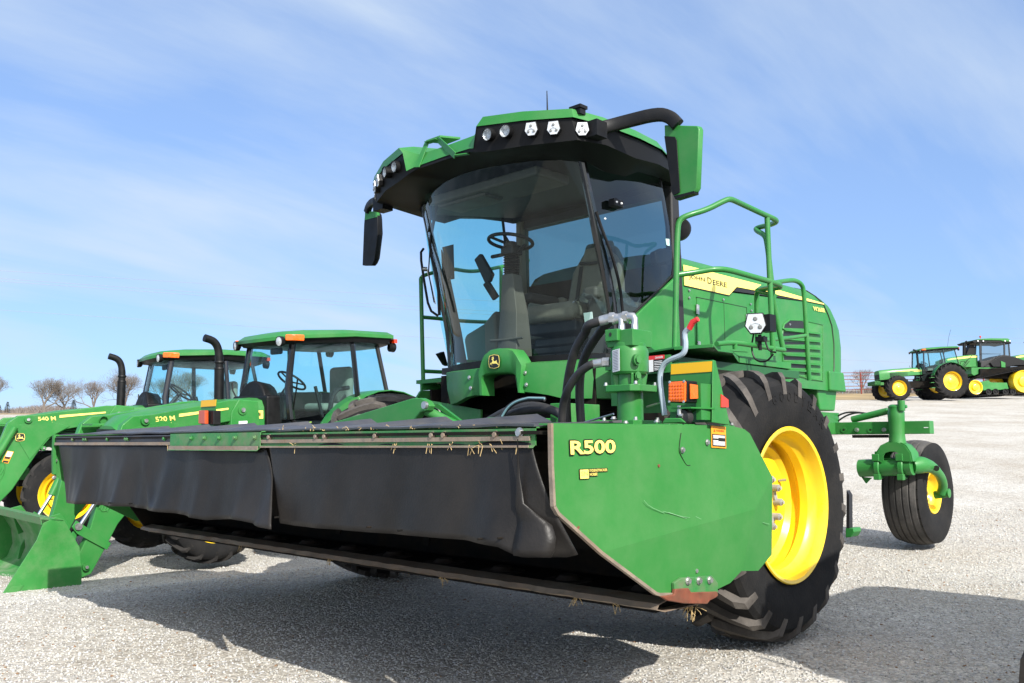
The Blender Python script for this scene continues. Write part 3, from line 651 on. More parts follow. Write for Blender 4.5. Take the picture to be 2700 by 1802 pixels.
def straw(pts, n, L, name='straw_tuft'):
    m = MB()
    for _ in range(n):
        p = Vector(random.choice(pts))+V(random.uniform(-.02, .02), random.uniform(-.006, .006), random.uniform(-.004, .004)); d = V(random.uniform(-1, 1), random.uniform(-.3, .2), random.uniform(-1.2, .5)).normalized()
        m.tube([p, p+d*L*random.uniform(.3, .6)+V(0, 0, -.004), p+d*L*random.uniform(.6, 1)+V(0, 0, -.01)], .0012, 4)
    m.build(name, STRAW, WR, smooth=False)
straw([P(7, u, v, 'x', XS-.04) for u, v in ((1045, 1225), (1060, 1228), (1075, 1232))], 15, .06)
straw([V(x, YF-.01, 1.13+.0*x) for x in (1.72, 1.83, 1.95, 2.0, 2.05, 2.1, 2.18, .55, .75, -.58, 1.5)], 34, .035)
straw([V(x, YF+.02, 1.202) for x in np.arange(.5, 2.2, .09)], 70, .03)
straw([V(x, -1.80, .495) for x in (-.9, 1.05, .1, 1.9, 2.1)], 30, .035)

# ---------------- header gearbox / motor stack, bracket, lamp
MX, MY = 1.965, -1.5; KS = .70
def sq(m):
    for p in m.v: p.x = MX+(p.x-MX)*KS; p.y = MY+(p.y-MY)*KS
    return m
mb = MB(); mb.cyl((MX, MY, 1.19), (MX, MY, 1.375), .083, seg=32); mb.box((MX-.02, MY-.02, 1.225), (.34, .30, .022)); mot = sq(mb).build('motor_pedestal', GREEN, WR, bevel=.003)
mb = MB()
oct_ = [V(MX+r*cos(a), MY+r*sin(a), 1.362) for r, a in zip([.15, .115, .15, .115, .15, .115, .15, .115], [pi/4*k+.0 for k in range(8)])]
mb.slab([V(MX-.135, MY-.09, 1.362), V(MX-.09, MY-.135, 1.362), V(MX+.10, MY-.135, 1.362), V(MX+.145, MY-.09, 1.362), V(MX+.145, MY+.09, 1.362), V(MX+.10, MY+.135, 1.362), V(MX-.09, MY+.135, 1.362), V(MX-.135, MY+.09, 1.362)], (0, 0, .03))
mb.cyl((MX, MY, 1.39), (MX, MY, 1.445), .078, seg=28)
for a in range(4):
    an = pi/4+a*pi/2; mb.bar((MX+.075*cos(an), MY+.075*sin(an), 1.392), (MX+.09*cos(an), MY+.09*sin(an), 1.45), .018, .05, (cos(an), sin(an), 0))
mb.lathe([(0, .105), (.012, .118), (.10, .122), (.115, .116), (.125, .108), (.14, .108)], (MX, MY, 1.44), (0, 0, 1), 36, caps=True)
mb.box((MX+.0, MY, 1.60), (.205, .20, .075)); mb.slab([V(MX-.10, MY-.125, 1.588), V(MX+.0, MY-.125, 1.588), V(MX+.0, MY-.125, 1.642), V(MX-.10, MY-.125, 1.642)], (0, .05, 0))
mb.cyl((MX-.16, MY-.02, 1.60), (MX-.10, MY-.02, 1.60), .024, seg=14)
mo = sq(mb).build('hydraulic_motor', GREEN, WR, bevel=.004, ang=22)
mb = MB(); mb.cyl((MX+.10, MY-.07, 1.50), (MX+.128, MY-.085, 1.50), .026, seg=16); mb.cyl((MX+.126, MY-.084, 1.50), (MX+.142, MY-.093, 1.50), .017, seg=6); mb.bolt((MX+.1, MY-.05, 1.43), (.8, -.6, 0), .014, .02)
sq(mb).build('drain_plug', GREEN, mo)
mb = MB(); mb.cyl((MX-.055, MY-.1245, 1.618), (MX-.055, MY-.127, 1.618), .010, seg=14); sq(mb).build('port_hole', DECALK, mo)
mb = MB()
for sx_ in (-.115, .12):
    for sy_ in (-.1, .1): mb.bolt((MX+sx_, MY+sy_, 1.392), (0, 0, 1), .010, .014); mb.bolt((MX+sx_*1.05, MY+sy_*1.15, 1.236), (0, 0, 1), .010, .014)
sq(mb).build('bolt', STEEL, mo)
mb = MB()
lo = P(2, 1568, 1058, 'y', MY-.075); lu = P(2, 1620, 1045, 'y', MY-.09)-lo; lw = V(0, 0, .098)
mb2 = MB(); rect_on(mb2, lo, lu, lw, 0, 0, 1, 1, .004, 0)
for t in np.arange(.08, .95, .07): rect_on(mb2, lo, lu, lw, .12, t, .8, t+.025, .005, 1)
mb2.build('data_label', [WHITE, mat('label_grey', (.25, .25, .28), .6)], mo, smooth=False)
# silver fittings
mb = MB()
for (x0, y0) in ((MX-.045, MY-.02), (MX+.045, MY+.0)):
    mb.cyl((x0, y0, 1.635), (x0, y0, 1.665), .022, seg=6); mb.tube([(x0, y0, 1.66), (x0, y0, 1.688), (x0-.012, y0-.0, 1.70), (x0-.05, y0-.008, 1.702)], .021, 14)
    mb.cyl((x0-.05, y0-.008, 1.702), (x0-.085, y0-.014, 1.702), .027, seg=6); mb.cyl((x0-.085, y0-.014, 1.702), (x0-.155, y0-.026, 1.694), .024, seg=16)
mb.cyl((MX-.115, MY-.06, 1.50), (MX-.16, MY-.075, 1.50), .022, seg=6); mb.cyl((MX-.16, MY-.075, 1.50), (MX-.225, MY-.09, 1.495), .021, seg=16)
sq(mb).build('hose_fitting', STEEL, mo)
def hose(name, pts, r, mt=RUBBER, parent=WR, sm=3):
    m = MB(); m.tube(pts, r, 14, smooth=sm); return m.build(name, mt, parent, ang=60)
hx = MX-(.045+.155)*KS; hy = MY-.046*KS
hose('hydraulic_hose', [V(hx, hy, 1.694), V(hx-.06, hy-.02, 1.68), P(2, 1370, 760, 'y', -1.5), P(2, 1290, 880, 'y', -1.5), P(2, 1245, 1060, 'y', -1.46), P(2, 1222, 1240, 'y', -1.42), P(2, 1232, 1430, 'y', -1.4)], .0215)
hx = MX+(.045-.155)*KS; hy = MY-.026*KS
hose('hydraulic_hose', [V(hx, hy, 1.694), V(hx-.05, hy+.02, 1.688), P(2, 1450, 790, 'y', -1.42), P(2, 1375, 900, 'y', -1.4), P(2, 1325, 1060, 'y', -1.38), P(2, 1320, 1240, 'y', -1.36), P(2, 1333, 1430, 'y', -1.36)], .0215)
hose('hydraulic_hose', [V(MX-.225*KS, MY-.09*KS, 1.495), P(2, 1400, 1000, 'y', MY-.07), P(2, 1310, 1065, 'y', MY-.07), P(2, 1235, 1180, 'y', -1.56), P(2, 1200, 1290, 'y', -1.52), P(2, 1192, 1420, 'y', -1.5)], .019)
for pts, r in (([(560, 400), (650, 350), (760, 285), (900, 235), (1100, 205), (1250, 240), (1380, 290)], .022), ([(600, 420), (760, 340), (900, 285), (1100, 240), (1300, 250), (1420, 330)], .022), ([(700, 430), (850, 340), (1000, 280), (1200, 262), (1350, 280)], .018)):
    hose('hydraulic_hose', PS(16, pts, 'y', -1.15-random.random()*.1), r)
hose('hydraulic_hose', PS(16, [(700, 385), (735, 340), (800, 240), (900, 170), (1035, 135), (1220, 138)], 'y', -1.3), .013)
hose('hose_stripe', PS(16, [(742, 335), (803, 235), (900, 164), (1035, 128), (1050, 127), (1220, 132)], 'y', -1.318), .006, mat('pale_blue_stripe', (.16, .30, .32), .5))
# lamp bracket
YB = -1.45
fp = PS(14, [(440, 382), (1180, 322), (1165, 1400), (430, 1405)], 'y', YB)
mb = MB(); mb.slab(fp, (0, .006, 0)); xe = fp[1].x
mb.slab(PS(14, [(1180, 322), (1225, 335), (1475, 1450), (1165, 1400)], 'x', xe), (-.006, 0, 0)); br = mb.build('lamp_bracket', GREEN, WR, bevel=.003)
mb = MB(); mb.slab(PS(14, [(458, 398), (1160, 345), (1155, 525), (455, 575)], 'y', YB-.001), (0, -.002, 0)); mb.build('reflector_strip', REFL, br)
mb = MB(); mb.slab(PS(14, [(1305, 915), (1430, 1010), (1432, 1140), (1305, 1140)], 'x', xe+.001), (.004, 0, 0)); mb.build('red_reflector', REDL, br)
YL = -1.62
lf = PS(14, [(398, 708), (420, 690), (690, 672), (705, 690), (700, 1045), (685, 1062), (412, 1058), (392, 1040)], 'y', YL)
mb = MB(); mb.slab([q+V(0, .012, 0) for q in lf], (0, .075, 0)); lampb = mb.build('lamp_housing', BLACKP, br, bevel=.006)
mb = MB(); cL = sum(lf, V(0, 0, 0))/8; mb.slab([cL+(q-cL)*.93+V(0, .012, 0) for q in lf], (0, -.012, 0))
U1 = (lf[3]-lf[0])*.8; W1 = V(0, 0, 1)*(lf[0].z-lf[7].z)*.85; O1 = lf[7]+U1*.13+W1*.06
for i in range(5):
    for j in range(5): c = O1+U1*((i+.5)/5)+W1*((j+.5)/5)+V(0, -.002, 0); mb.lathe([(0, .0085), (.001, .006), (.0014, .001)], c, (0, -1, 0), 10)
mb.build('orange_lens', ORANGE, lampb, bevel=.003)
mb = MB(); xl = lf[3].x; mb.slab([V(xl+.001, YL+.025, lf[3].z-.01), V(xl+.001, YL+.08, lf[3].z-.012), V(xl+.001, YL+.08, lf[6].z+.016), V(xl+.001, YL+.025, lf[6].z+.012)], (.006, 0, 0)); mb.build('side_lens', ORANGE, lampb, bevel=.002)
mb = MB(); mb.slab([V(xl-.01, YL+.088, lf[3].z-.005), V(xl+.014, YL+.088, lf[3].z-.005), V(xl+.014, YB, lf[3].z-.005), V(xl-.01, YB, lf[3].z-.005)], (0, 0, -.15))
mb.slab(PS(14, [(380, 1115), (730, 1105), (890, 1150), (720, 1240), (420, 1215)], 'y', YB-.02), (0, .012, 0)); mb.slab([V(lf[0].x, YL+.02, lf[6].z-.02), V(xl+.01, YL+.02, lf[6].z-.02), V(xl+.03, YB, lf[6].z-.02), V(lf[0].x, YB, lf[6].z-.02)], (0, 0, -.006))
mb.build('lamp_arm', GREEN, br)
mb = MB()
for i in (1, 2, 5, 6): mb.bolt(lf[i]+(cL-lf[i])*.09+V(0, .0, 0), (0, -1, 0), .004, .004)
mb.cyl(P(14, 600, 1110, 'y', YL+.03), P(14, 600, 1270, 'y', YL+.03), .010, seg=10); mb.cyl(P(14, 600, 1275, 'y', YL+.03), P(14, 660, 1290, 'y', YL+.03), .010, seg=8)
mb.build('lamp_bolt', STEEL, lampb)
mb = MB(); mb.lathe([(-.02, .03), (0, .035), (.02, .03)], P(14, 690, 1310, 'y', YL+.05), (0, 1, 0), 16, caps=True); mb.build('rubber_plug', RUBBER, br)
# grey latch lever with red grip
hp = PS(2, [(2148, 690), (2120, 735), (2090, 762), (2088, 800), (2096, 840), (2092, 900), (2065, 935), (1975, 965), (1925, 1010), (1905, 1080), (1912, 1170), (1930, 1290), (1942, 1370)], 'y', -1.42)
mb = MB(); mb.tube(hp[1:], .0125, 8, smooth=2); lv = mb.build('latch_lever', LEVERG, WR)
mb = MB(); mb.tube([P(2, 2185, 668, 'y', -1.42), hp[0], hp[1]+V(0, 0, -.003)], [.011, .0135, .013], 10); mb.build('red_grip', RED, lv)
mb = MB(); mb.tube(PS(2, [(1812, 1310), (1920, 1275)], 'y', -1.42), .005, 8); mb.tube(PS(2, [(1330, 1430), (1570, 1360)], 'y', -1.40), .005, 8); mb.build('control_rod', STEEL, WR)
# header top structure behind the shield
mb = MB()
mb.slab(PS(14, [(290, 1415), (345, 1325), (610, 1325), (700, 1405)], 'y', -1.62), (0, .012, 0))
mb.box((2.0, -1.45, 1.20), (.62, .5, .03)); mb.box((2.3, -1.45, 1.20), (.03, .4, .03)); mb.build('top_frame', GREEN, WR, bevel=.004)
mb = MB()
for u, v in ((672, 150), (855, 143), (600, 125)): mb.bolt(P(7, u, v, 'x', XS-.04), (0, 0, 1), .008, .010)
for u, v in ((1250, 150), (1298, 160)): mb.bolt(P(7, u, v, 'x', XS-.02), (0, 0, 1), .007, .010)
mb.build('bolt', STEEL, WR)
# lift arm + float link at the header's back
mb = MB()
mb.slab(PS(5, [(880, 1215), (1900, 905), (1990, 900), (2050, 930), (2085, 980), (2060, 1030), (1990, 1050), (1905, 1165), (1890, 1215)], 'y', -1.3), (0, .05, 0))
mb.build('lift_arm', GREEN, WR, bevel=.006)
mb = MB(); pc = P(5, 2050, 975, 'y', -1.32); mb.cyl(pc, pc+V(0, -.02, 0), .022, seg=20); mb.build('pivot_pin', STEEL, WR)
mb = MB(); mb.cyl(P(5, 2060, 1035, 'y', -1.25), P(5, 2420, 1215, 'y', -1.15), .030, seg=20); mb.slab(PS(5, [(2085, 950), (2175, 960), (2420, 1145), (2400, 1160)], 'y', -1.16), (0, .02, 0)); mb.build('float_link', GREEN, WR)

# ---------------- bumper with arch
def fyb(x, z): return -.44+.44*(max(0, abs(x-.02)-.24)/.78)**1.6
def wing(top, bot, n=24):
    def s(pl, t):
        t *= len(pl)-1; i = min(int(t), len(pl)-2); t -= i; return (pl[i][0]+(pl[i+1][0]-pl[i][0])*t, pl[i][1]+(pl[i+1][1]-pl[i][1])*t)
    rows = []
    for i in range(n+1):
        a = PC(2, *s(top, i/n), fyb); b = PC(2, *s(bot, i/n), fyb); rows.append((a+V(0, .05, .012), a, a.lerp(b, .5)+V(0, -.012, 0), b, b+V(0, .04, -.005)))
    vs = [p for r in rows for p in r]; k = len(rows[0])
    return vs, [(i*k+j, i*k+j+1, (i+1)*k+j+1, (i+1)*k+j) for i in range(n) for j in range(k-1)]
mb = MB(); mb.add(*wing([(350, 1062), (590, 1035), (640, 1030)], [(385, 1290), (430, 1275), (500, 1235), (560, 1222), (612, 1222)]))
vs, fs = wing([(860, 1000), (1200, 980), (1560, 962), (1830, 945)], [(872, 1190), (1000, 1205), (1100, 1220), (1200, 1245), (1540, 1245), (1830, 1235)]); mb.add(vs, fs)
bp_ = mb.build('bumper', GREEN, WR, ang=50, solid=.006, off=0)
outer = [(592, 1225), (590, 1140), (583, 1060), (605, 975), (625, 925), (665, 893), (720, 882), (790, 880), (832, 888), (862, 930), (900, 1000), (893, 1070), (885, 1140), (885, 1205)]
inner = [(612, 1225), (610, 1165), (606, 1110), (615, 1088), (640, 1075), (680, 1068), (720, 1066), (790, 1066), (830, 1070), (852, 1085), (862, 1110), (867, 1140), (870, 1175), (872, 1205)]
oo = [PC(2, u, v, lambda x, z: fyb(x, z)-.045) for u, v in outer]; ii = [PC(2, u, v, lambda x, z: fyb(x, z)-.045) for u, v in inner]
mb = MB(); n = len(oo); rings = [[p+V(0, .11, 0) for p in oo], [p+V(0, .012, 0) for p in oo], [p.lerp(q, .06) for p, q in zip(oo, ii)], [p.lerp(q, .92) for p, q in zip(oo, ii)], [q+V(0, .012, 0) for q in ii], [q+V(0, .12, 0) for q in ii]]
vs = [p for r in rings for p in r]; mb.add(vs, [(a*n+j, a*n+j+1, (a+1)*n+j+1, (a+1)*n+j) for a in range(5) for j in range(n-1)])
ar = mb.build('bumper_arch', GREEN, WR, ang=50, fixn=True)
def emblem(name, O, U, W, parent, push=.002):
    O, U, W = Vector(O), Vector(U), Vector(W); n = U.cross(W).normalized(); m = MB()
    o_ = [(.03, .12), (.10, .05), (.5, -.02), (.90, .05), (.97, .12), (1.03, .5), (.97, .88), (.90, .95), (.5, 1.02), (.10, .95), (.03, .88), (-.03, .5)]
    f_ = lambda s, t, d: O+U*s+W*t+n*d
    pass
    m.v, m.f, m.m = [], [], []
    m.sheet([f_(.5+(s-.5)*1.05, .5+(t-.5)*1.05, push) for s, t in o_], mi=1)
    m.sheet([f_(s, t, push+.0010) for s, t in o_], mi=0); m.sheet([f_(.5+(s-.5)*.90, .5+(t-.5)*.93, push+.0020) for s, t in o_], mi=1)
    deer = [(.14, .37), (.20, .41), (.32, .43), (.36, .55), (.36, .62), (.28, .66), (.27, .69), (.36, .70), (.40, .74), (.28, .76), (.27, .78), (.36, .80), (.36, .88), (.39, .80), (.42, .90), (.45, .81), (.48, .89), (.48, .76), (.53, .73), (.47, .71), (.46, .60), (.49, .52), (.70, .53), (.73, .61), (.77, .57), (.76, .48), (.82, .36), (.94, .24), (.91, .21), (.78, .30), (.66, .34), (.56, .345), (.44, .34), (.34, .36), (.24, .355), (.22, .33), (.37, .22), (.33, .23), (.18, .30)]
    m.sheet([f_(s, t, push+.0030) for s, t in deer], mi=0)
    me = m.build(name, [DECALY, DECALK], parent, smooth=False); return me
eo = PC(2, 664, 1030, lambda x, z: fyb(x, z)-.051); eu = PC(2, 742, 1025, lambda x, z: fyb(x, z)-.051)-eo; ew = PC(2, 662, 932, lambda x, z: fyb(x, z)-.051)-eo
emblem('leaping_deer_emblem', eo, eu, ew, ar, .003)
mb = MB()
for u, v in ((530, 1095), (540, 1172), (936, 1062), (945, 1148)): mb.bolt(PC(2, u, v, fyb)+V(0, -.014, 0), (0, -1, 0), .010, .010)
mb.build('bolt', STEEL, bp_)

# ---------------- chassis
mb = MB(); mb.box((0, 1.5, 1.25), (1.1, 3.5, .55)); mb.box((0, 0, .95), (2.9, .35, .4)); mb.box((0, .35, 1.5), (1.5, 1.2, .30)); mb.box((-.45, -.55, .95), (.16, .9, .3)); mb.box((.75, -.55, .95), (.16, .9, .3))
mb.box((0, 3.0, 1.05), (1.0, .9, .5)); mb.box((0, .12, 1.56), (1.72, .16, .22))
mb.build('chassis', DARK, WR)
mb = MB(); mb.box((1.05, -.03, 1.32), (.5, .05, .42)); mb.box((.9, -.8, 1.2), (.12, 1.0, .16)); mb.box((1.22, -1.0, 1.25), (.1, .3, .2)); mb.build('subframe', GREENF, WR, bevel=.004)
# ---------------- cab
APR = [(.795, -.43, 3.0), (.805, -.30, 2.56), (.81, -.2, 2.24), (.81, -.125, 1.98), (.81, -.10, 1.68)]
def mirx(p): return V(-p[0], p[1], p[2])
def wsh(z):
    """A pillar y and half width at height z"""
    pts = APR[::-1]
    for a, b in zip(pts[:-1], pts[1:]):
        if z <= b[2]: t = max(0, (z-a[2])/(b[2]-a[2])); return a[1]+(b[1]-a[1])*t, a[0]+(b[0]-a[0])*t
    return pts[-1][1], pts[-1][0]
CAB = empty('cab', None, WR)
def ws_ring(z, n=24, inset=0, bul=.25):
    y, w = wsh(z); w -= inset; return [V(w*sin(a)/sin(1.15), y-bul*(cos(a)-cos(1.15))/(1-cos(1.15))+inset, z) for a in np.linspace(-1.15, 1.15, n)]
rings = [ws_ring(z) for z in np.linspace(1.70, 3.0, 14)]
mb = MB(); mb.loft(rings, closed=False, caps=False); mb.build('windshield', GLASSW, CAB, ang=180)
mb = MB(); mb.loft([ws_ring(1.60, bul=.245), ws_ring(1.70, bul=.252), ws_ring(1.725, bul=.252)], closed=False, caps=False); mb.build('windshield_seal', BLACKP, CAB, ang=60, solid=.01)
mb = MB(); mb.loft([ws_ring(2.985, bul=.253), ws_ring(3.05, bul=.24)], closed=False, caps=False); mb.build('header_seal', BLACKP, CAB, solid=.01)
for s in (1, -1):
    m = MB(); pts = [V(s*a[0], a[1], a[2]) for a in APR]; m.tube([p+V(-s*.01, .012, 0) for p in pts], [.030, .028, .030, .034, .036], 10, smooth=2); m.build('front_pillar', BLACKG, CAB)
CT, CBm = V(.80, .45, 3.03), V(.81, .57, 2.40)
GP = [V(.81, -.10, 1.70), V(.81, .02, 1.97), V(.815, .56, 2.33)]      # lower glass line
for s in (1, -1):
    # curved side glass
    top = [V(s*(.795+.03*sin(pi*t)), -.43+.88*t, 3.0+.03*t) for t in np.linspace(0, 1, 11)]
    def low(t):
        y = -.10+.66*t; z = 1.70+(1.97-1.70)*min(1, t/.18) if t < .18 else 1.97+(2.33-1.97)*(t-.18)/.82
        if s < 0: z = 1.70+.1*t
        return V(s*(.81+.02*sin(pi*t)), y, z)
    bot = [low(t) for t in np.linspace(0, 1, 11)]
    mid = [a.lerp(b, .5)+V(s*.03, 0, 0) for a, b in zip(top, bot)]
    mb = MB(); mb.loft([top, [a.lerp(b, .25)+V(s*.022, 0, 0) for a, b in zip(top, bot)], mid, [a.lerp(b, .75)+V(s*.022, 0, 0) for a, b in zip(top, bot)], bot], closed=False, caps=False); mb.build('side_window', GLASSD if s > 0 else GLASS, CAB, ang=180)
    m = MB(); m.tube([bot[-1], CBm if s > 0 else mirx(CBm), top[-1]], .012, 8); m.tube([top[0], top[5], top[-1]], .014, 8)
    if s > 0: m.tube(bot, .008, 6)
    m.build('window_seal', BLACKP, CAB)
    # rear pillar and rear corner
    m = MB(); m.slab([V(s*.80, .60, 1.7), V(s*.79, .60, 3.03), V(s*.79, .70, 3.03), V(s*.80, .74, 1.7)], (-s*.07, 0, 0)); m.build('rear_pillar', DKTRIM if s > 0 else BEIGET, CAB, bevel=.02)
mb = MB(); mb.sheet([V(-.74, .70, 2.0), V(.74, .70, 2.0), V(.73, .64, 2.95), V(-.73, .64, 2.95)]); mb.build('rear_window', GLASSR, CAB)
mb = MB(); mb.box((0, .69, 1.83), (1.56, .06, .36)); mb.box((0, .67, 2.99), (1.56, .08, .1)); mb.box((0, .25, 1.69), (1.60, .9, .05)); mb.build('cab_shell', DKTRIM, CAB)
# right green cowl below the side glass
mb = MB()
cow = [V(.80, .03, 1.95), V(.815, .58, 2.33), V(.815, .60, 1.72), V(.80, .10, 1.66), V(.80, -.02, 1.70)]
mb.slab(cow, (.03, 0, 0)); mb.build('side_cowl', GREEN, CAB, bevel=.01)
mb = MB(); mb.slab([mirx(V(p.x, p.y, min(p.z, 1.80))) for p in cow], (-.03, 0, 0)); mb.build('side_cowl', GREEN, CAB)
mb = MB(); mb.box((0, .66, 2.05), (1.58, .07, .9)); 
mb.v, mb.f, mb.m = [], [], []
mb.slab([V(.79, .60, 1.7), V(.79, .60, 2.42), V(.79, .71, 2.5), V(.79, .71, 1.7)], (-.10, 0, 0)); mb.build('rear_gap_panel', DKTRIM, CAB)
# roof
def mirror_loop(half):                     # half from front centre to rear centre with x >= 0
    return half+[V(-p.x, p.y, p.z) for p in half[-2:0:-1]]
gl = [V(0, -.90, 3.045), V(.28, -.925, 3.028), V(.338, -.945, 3.010), V(.372, -.952, 3.145), V(.70, -.875, 3.118), V(1.0, -.74, 3.098), V(1.085, -.53, 3.078), V(1.10, -.2, 3.075), V(1.06, .10, 3.085), V(.97, .36, 3.085), V(.85, .70, 3.07), V(0, .78, 3.07)]
gt = [V(0, -.874, 3.128), V(.27, -.876, 3.130), V(.30, -.885, 3.138), V(.425, -.945, 3.196), V(.70, -.87, 3.178), V(.985, -.735, 3.156), V(1.06, -.53, 3.138), V(1.065, -.2, 3.138), V(1.02, .10, 3.15), V(.93, .34, 3.15), V(.82, .66, 3.13), V(0, .74, 3.13)]
g2 = [V(p.x*.90, p.y*.90+.0, p.z+.022) for p in gt]; g3 = [V(p.x*.6, p.y*.6, 3.20+.015) for p in gt]
mb = MB(); mb.loft([mirror_loop(gl), mirror_loop(gt), mirror_loop(g2), mirror_loop(g3)], closed=True, caps=False); L3 = mirror_loop(g3); mb.sheet(L3[::-1]); 
roof = mb.build('roof', GREEN, CAB, ang=28, fixn=True)
bl0 = [p+V(-p.x*.02, .006, -.001) for p in gl]
bl1 = [V(0, -.90, 3.02), V(.28, -.92, 3.008), V(.345, -.93, 2.985), V(.48, -.90, 2.972), V(.70, -.845, 2.965), V(1.0, -.70, 2.965), V(1.06, -.50, 2.968), V(1.06, -.2, 2.955), V(1.03, .10, 2.99), V(.95, .36, 3.02), V(.84, .68, 3.02), V(0, .76, 3.02)]
bl2 = [V(0, -.66, 2.985), V(.2, -.655, 2.98), V(.35, -.64, 2.975), V(.5, -.60, 2.968), V(.68, -.52, 2.955), V(.84, -.42, 2.93), V(.88, -.28, 2.885), V(.90, -.1, 2.89), V(.86, .10, 2.975), V(.84, .36, 3.00), V(.82, .60, 3.0), V(0, .66, 3.0)]
bl3 = [V(p.x*.93, p.y*.93, p.z+.03) for p in bl2]
mb = MB(); mb.loft([mirror_loop(bl0), mirror_loop(bl1), mirror_loop(bl2), mirror_loop(bl3)], closed=True, caps=False); mb.build('roof_underside', UNDER, CAB, ang=35, fixn=True)
mb = MB(); mb.sheet([p+V(0, 0, .0) for p in mirror_loop(bl3)]); mb.build('headliner', DKTRIM, CAB)
mb = MB(); mb.box((-.05, -.36, 2.93), (1.1, .34, .07)); mb.box((-.3, -.38, 2.90), (.5, .2, .05)); mb.build('overhead_console', TRIM, CAB, bevel=.02)
def place(p, n, up=(0, 0, 1)):
    n = Vector(n).normalized(); x = Vector(up).cross(n).normalized(); u = n.cross(x); return Matrix(((x.x, u.x, n.x, p[0]), (x.y, u.y, n.y, p[1]), (x.z, u.z, n.z, p[2]), (0, 0, 0, 1)))
def round_lamp(p, n, r, parent=CAB, back=.06):
    M = place(p, n); m = MB(); m.lathe([(-back, r*.6), (-back*.7, r*.95), (.004, r), (.006, r*.9), (-.004, r*.86)], (0, 0, 0), (0, 0, 1), 26, M); o = m.build('work_lamp', BLACKP, parent)
    m = MB(); m.lathe([(-.03, .001), (-.025, r*.5), (-.004, r*.86)], (0, 0, 0), (0, 0, 1), 24, M); m.build('reflector', SILVERL, o)
    m = MB(); m.lathe([(.010, .001), (.006, r*.5), (-.002, r*.88)], (0, 0, 0), (0, 0, 1), 24, M); m.build('lens', LENS, o); return o
def hex_lamp(p, n, s, parent=CAB, up=(0, 0, 1), name='led_lamp'):
    M = place(p, n, up); pts = [(-.72, .95), (.72, .95), (1.0, -.25), (.5, -1.0), (-.5, -1.0), (-1.0, -.25)]
    m = MB(); m.slab([V(x*s*1.12, y*s*1.12, -.035) for x, y in pts], (0, 0, .035), M); o = m.build(name, BLACKP, parent, bevel=.004)
    m = MB(); m.slab([V(x*s, y*s, .0) for x, y in pts], (0, 0, .004), M)
    for a, b, c_, d_ in (((0), .1, 0, .1),): pass
    m.bar((-.0, s*.05, .006), (-s*.5, -s*.12, .006), s*.06, .003, (0, 0, 1), M); m.bar((0, s*.05, .006), (s*.5, -s*.12, .006), s*.06, .003, (0, 0, 1), M)
    m.build('reflector', SILVERL, o)
    m = MB()
    for x, y in ((0, .45), (-.45, -.42), (.45, -.42)): m.lathe([(.006, s*.22), (.010, s*.16), (.010, .0005)], M @ V(x*s, y*s, .0), M.to_3x3() @ V(0, 0, 1), 14)
    m.build('led_element', mat_led, o); return o
mat_led = mat('led_element', (.16, .16, .15), .15, coat=1)
for s in (1, -1):
    for p, n, kind in ((V(.47, -.952, 3.068), V(.1, -1, -.15), 'r'), (V(.605, -.93, 3.062), V(.25, -1, -.1), 'r'), (V(.77, -.865, 3.05), V(.45, -1, -.12), 'h'), (V(.895, -.80, 3.042), V(.5, -1, -.12), 'h'), (V(1.03, -.69, 3.03), V(.85, -1, -.12), 'h')):
        p = V(p.x*s, p.y, p.z); n = V(n.x*s, n.y, n.z)
        if kind == 'r': round_lamp(p, n, .043)
        else: hex_lamp(p, n, .040)
mb = MB(); q = [P(1, 515, 330, 'y', -.80), P(1, 590, 298, 'y', -.80), P(1, 680, 322, 'y', -.72), P(1, 672, 362, 'y', -.72), P(1, 600, 318, 'y', -.80)]
# satellite receiver bracket on the roof front
a, b, c_, d_ = P(1, 470, 498, 'y', -.93), P(1, 530, 345, 'y', -.87), P(1, 600, 325, 'y', -.87), P(1, 705, 425, 'y', -.93)
mb = MB(); mb.bar(a, b, .045, .008, (0, 1, .3)); mb.bar(b, c_, .05, .008, (0, 0, 1)); mb.bar(c_, d_, .045, .008, (0, 1, .3)); e_ = (b+c_)/2
mb.slab([b+V(-.01, -.0, .005), c_+V(.02, 0, .01), c_+V(.05, .16, .03), b+V(.03, .16, .02)], (0, 0, .016)); mb.bar(d_, d_+V(.10, .03, -.004), .03, .008)
mb.build('receiver_bracket', GREEN, CAB, bevel=.003)
mb = MB(); q0 = P(1, 1277, 135, 'y', -.3); mb.cyl(q0+V(0, 0, -.03), q0+V(-.004, 0, .13), .006, .003, 8); mb.build('antenna', BLACKP, CAB)
mb = MB(); q0 = P(1, 1468, 132, 'y', -.68); mb.box(q0, (.09, .07, .02)); mb.box(q0+V(.012, 0, -.02), (.05, .05, .05)); mb.build('roof_sensor', BLACKP, CAB)
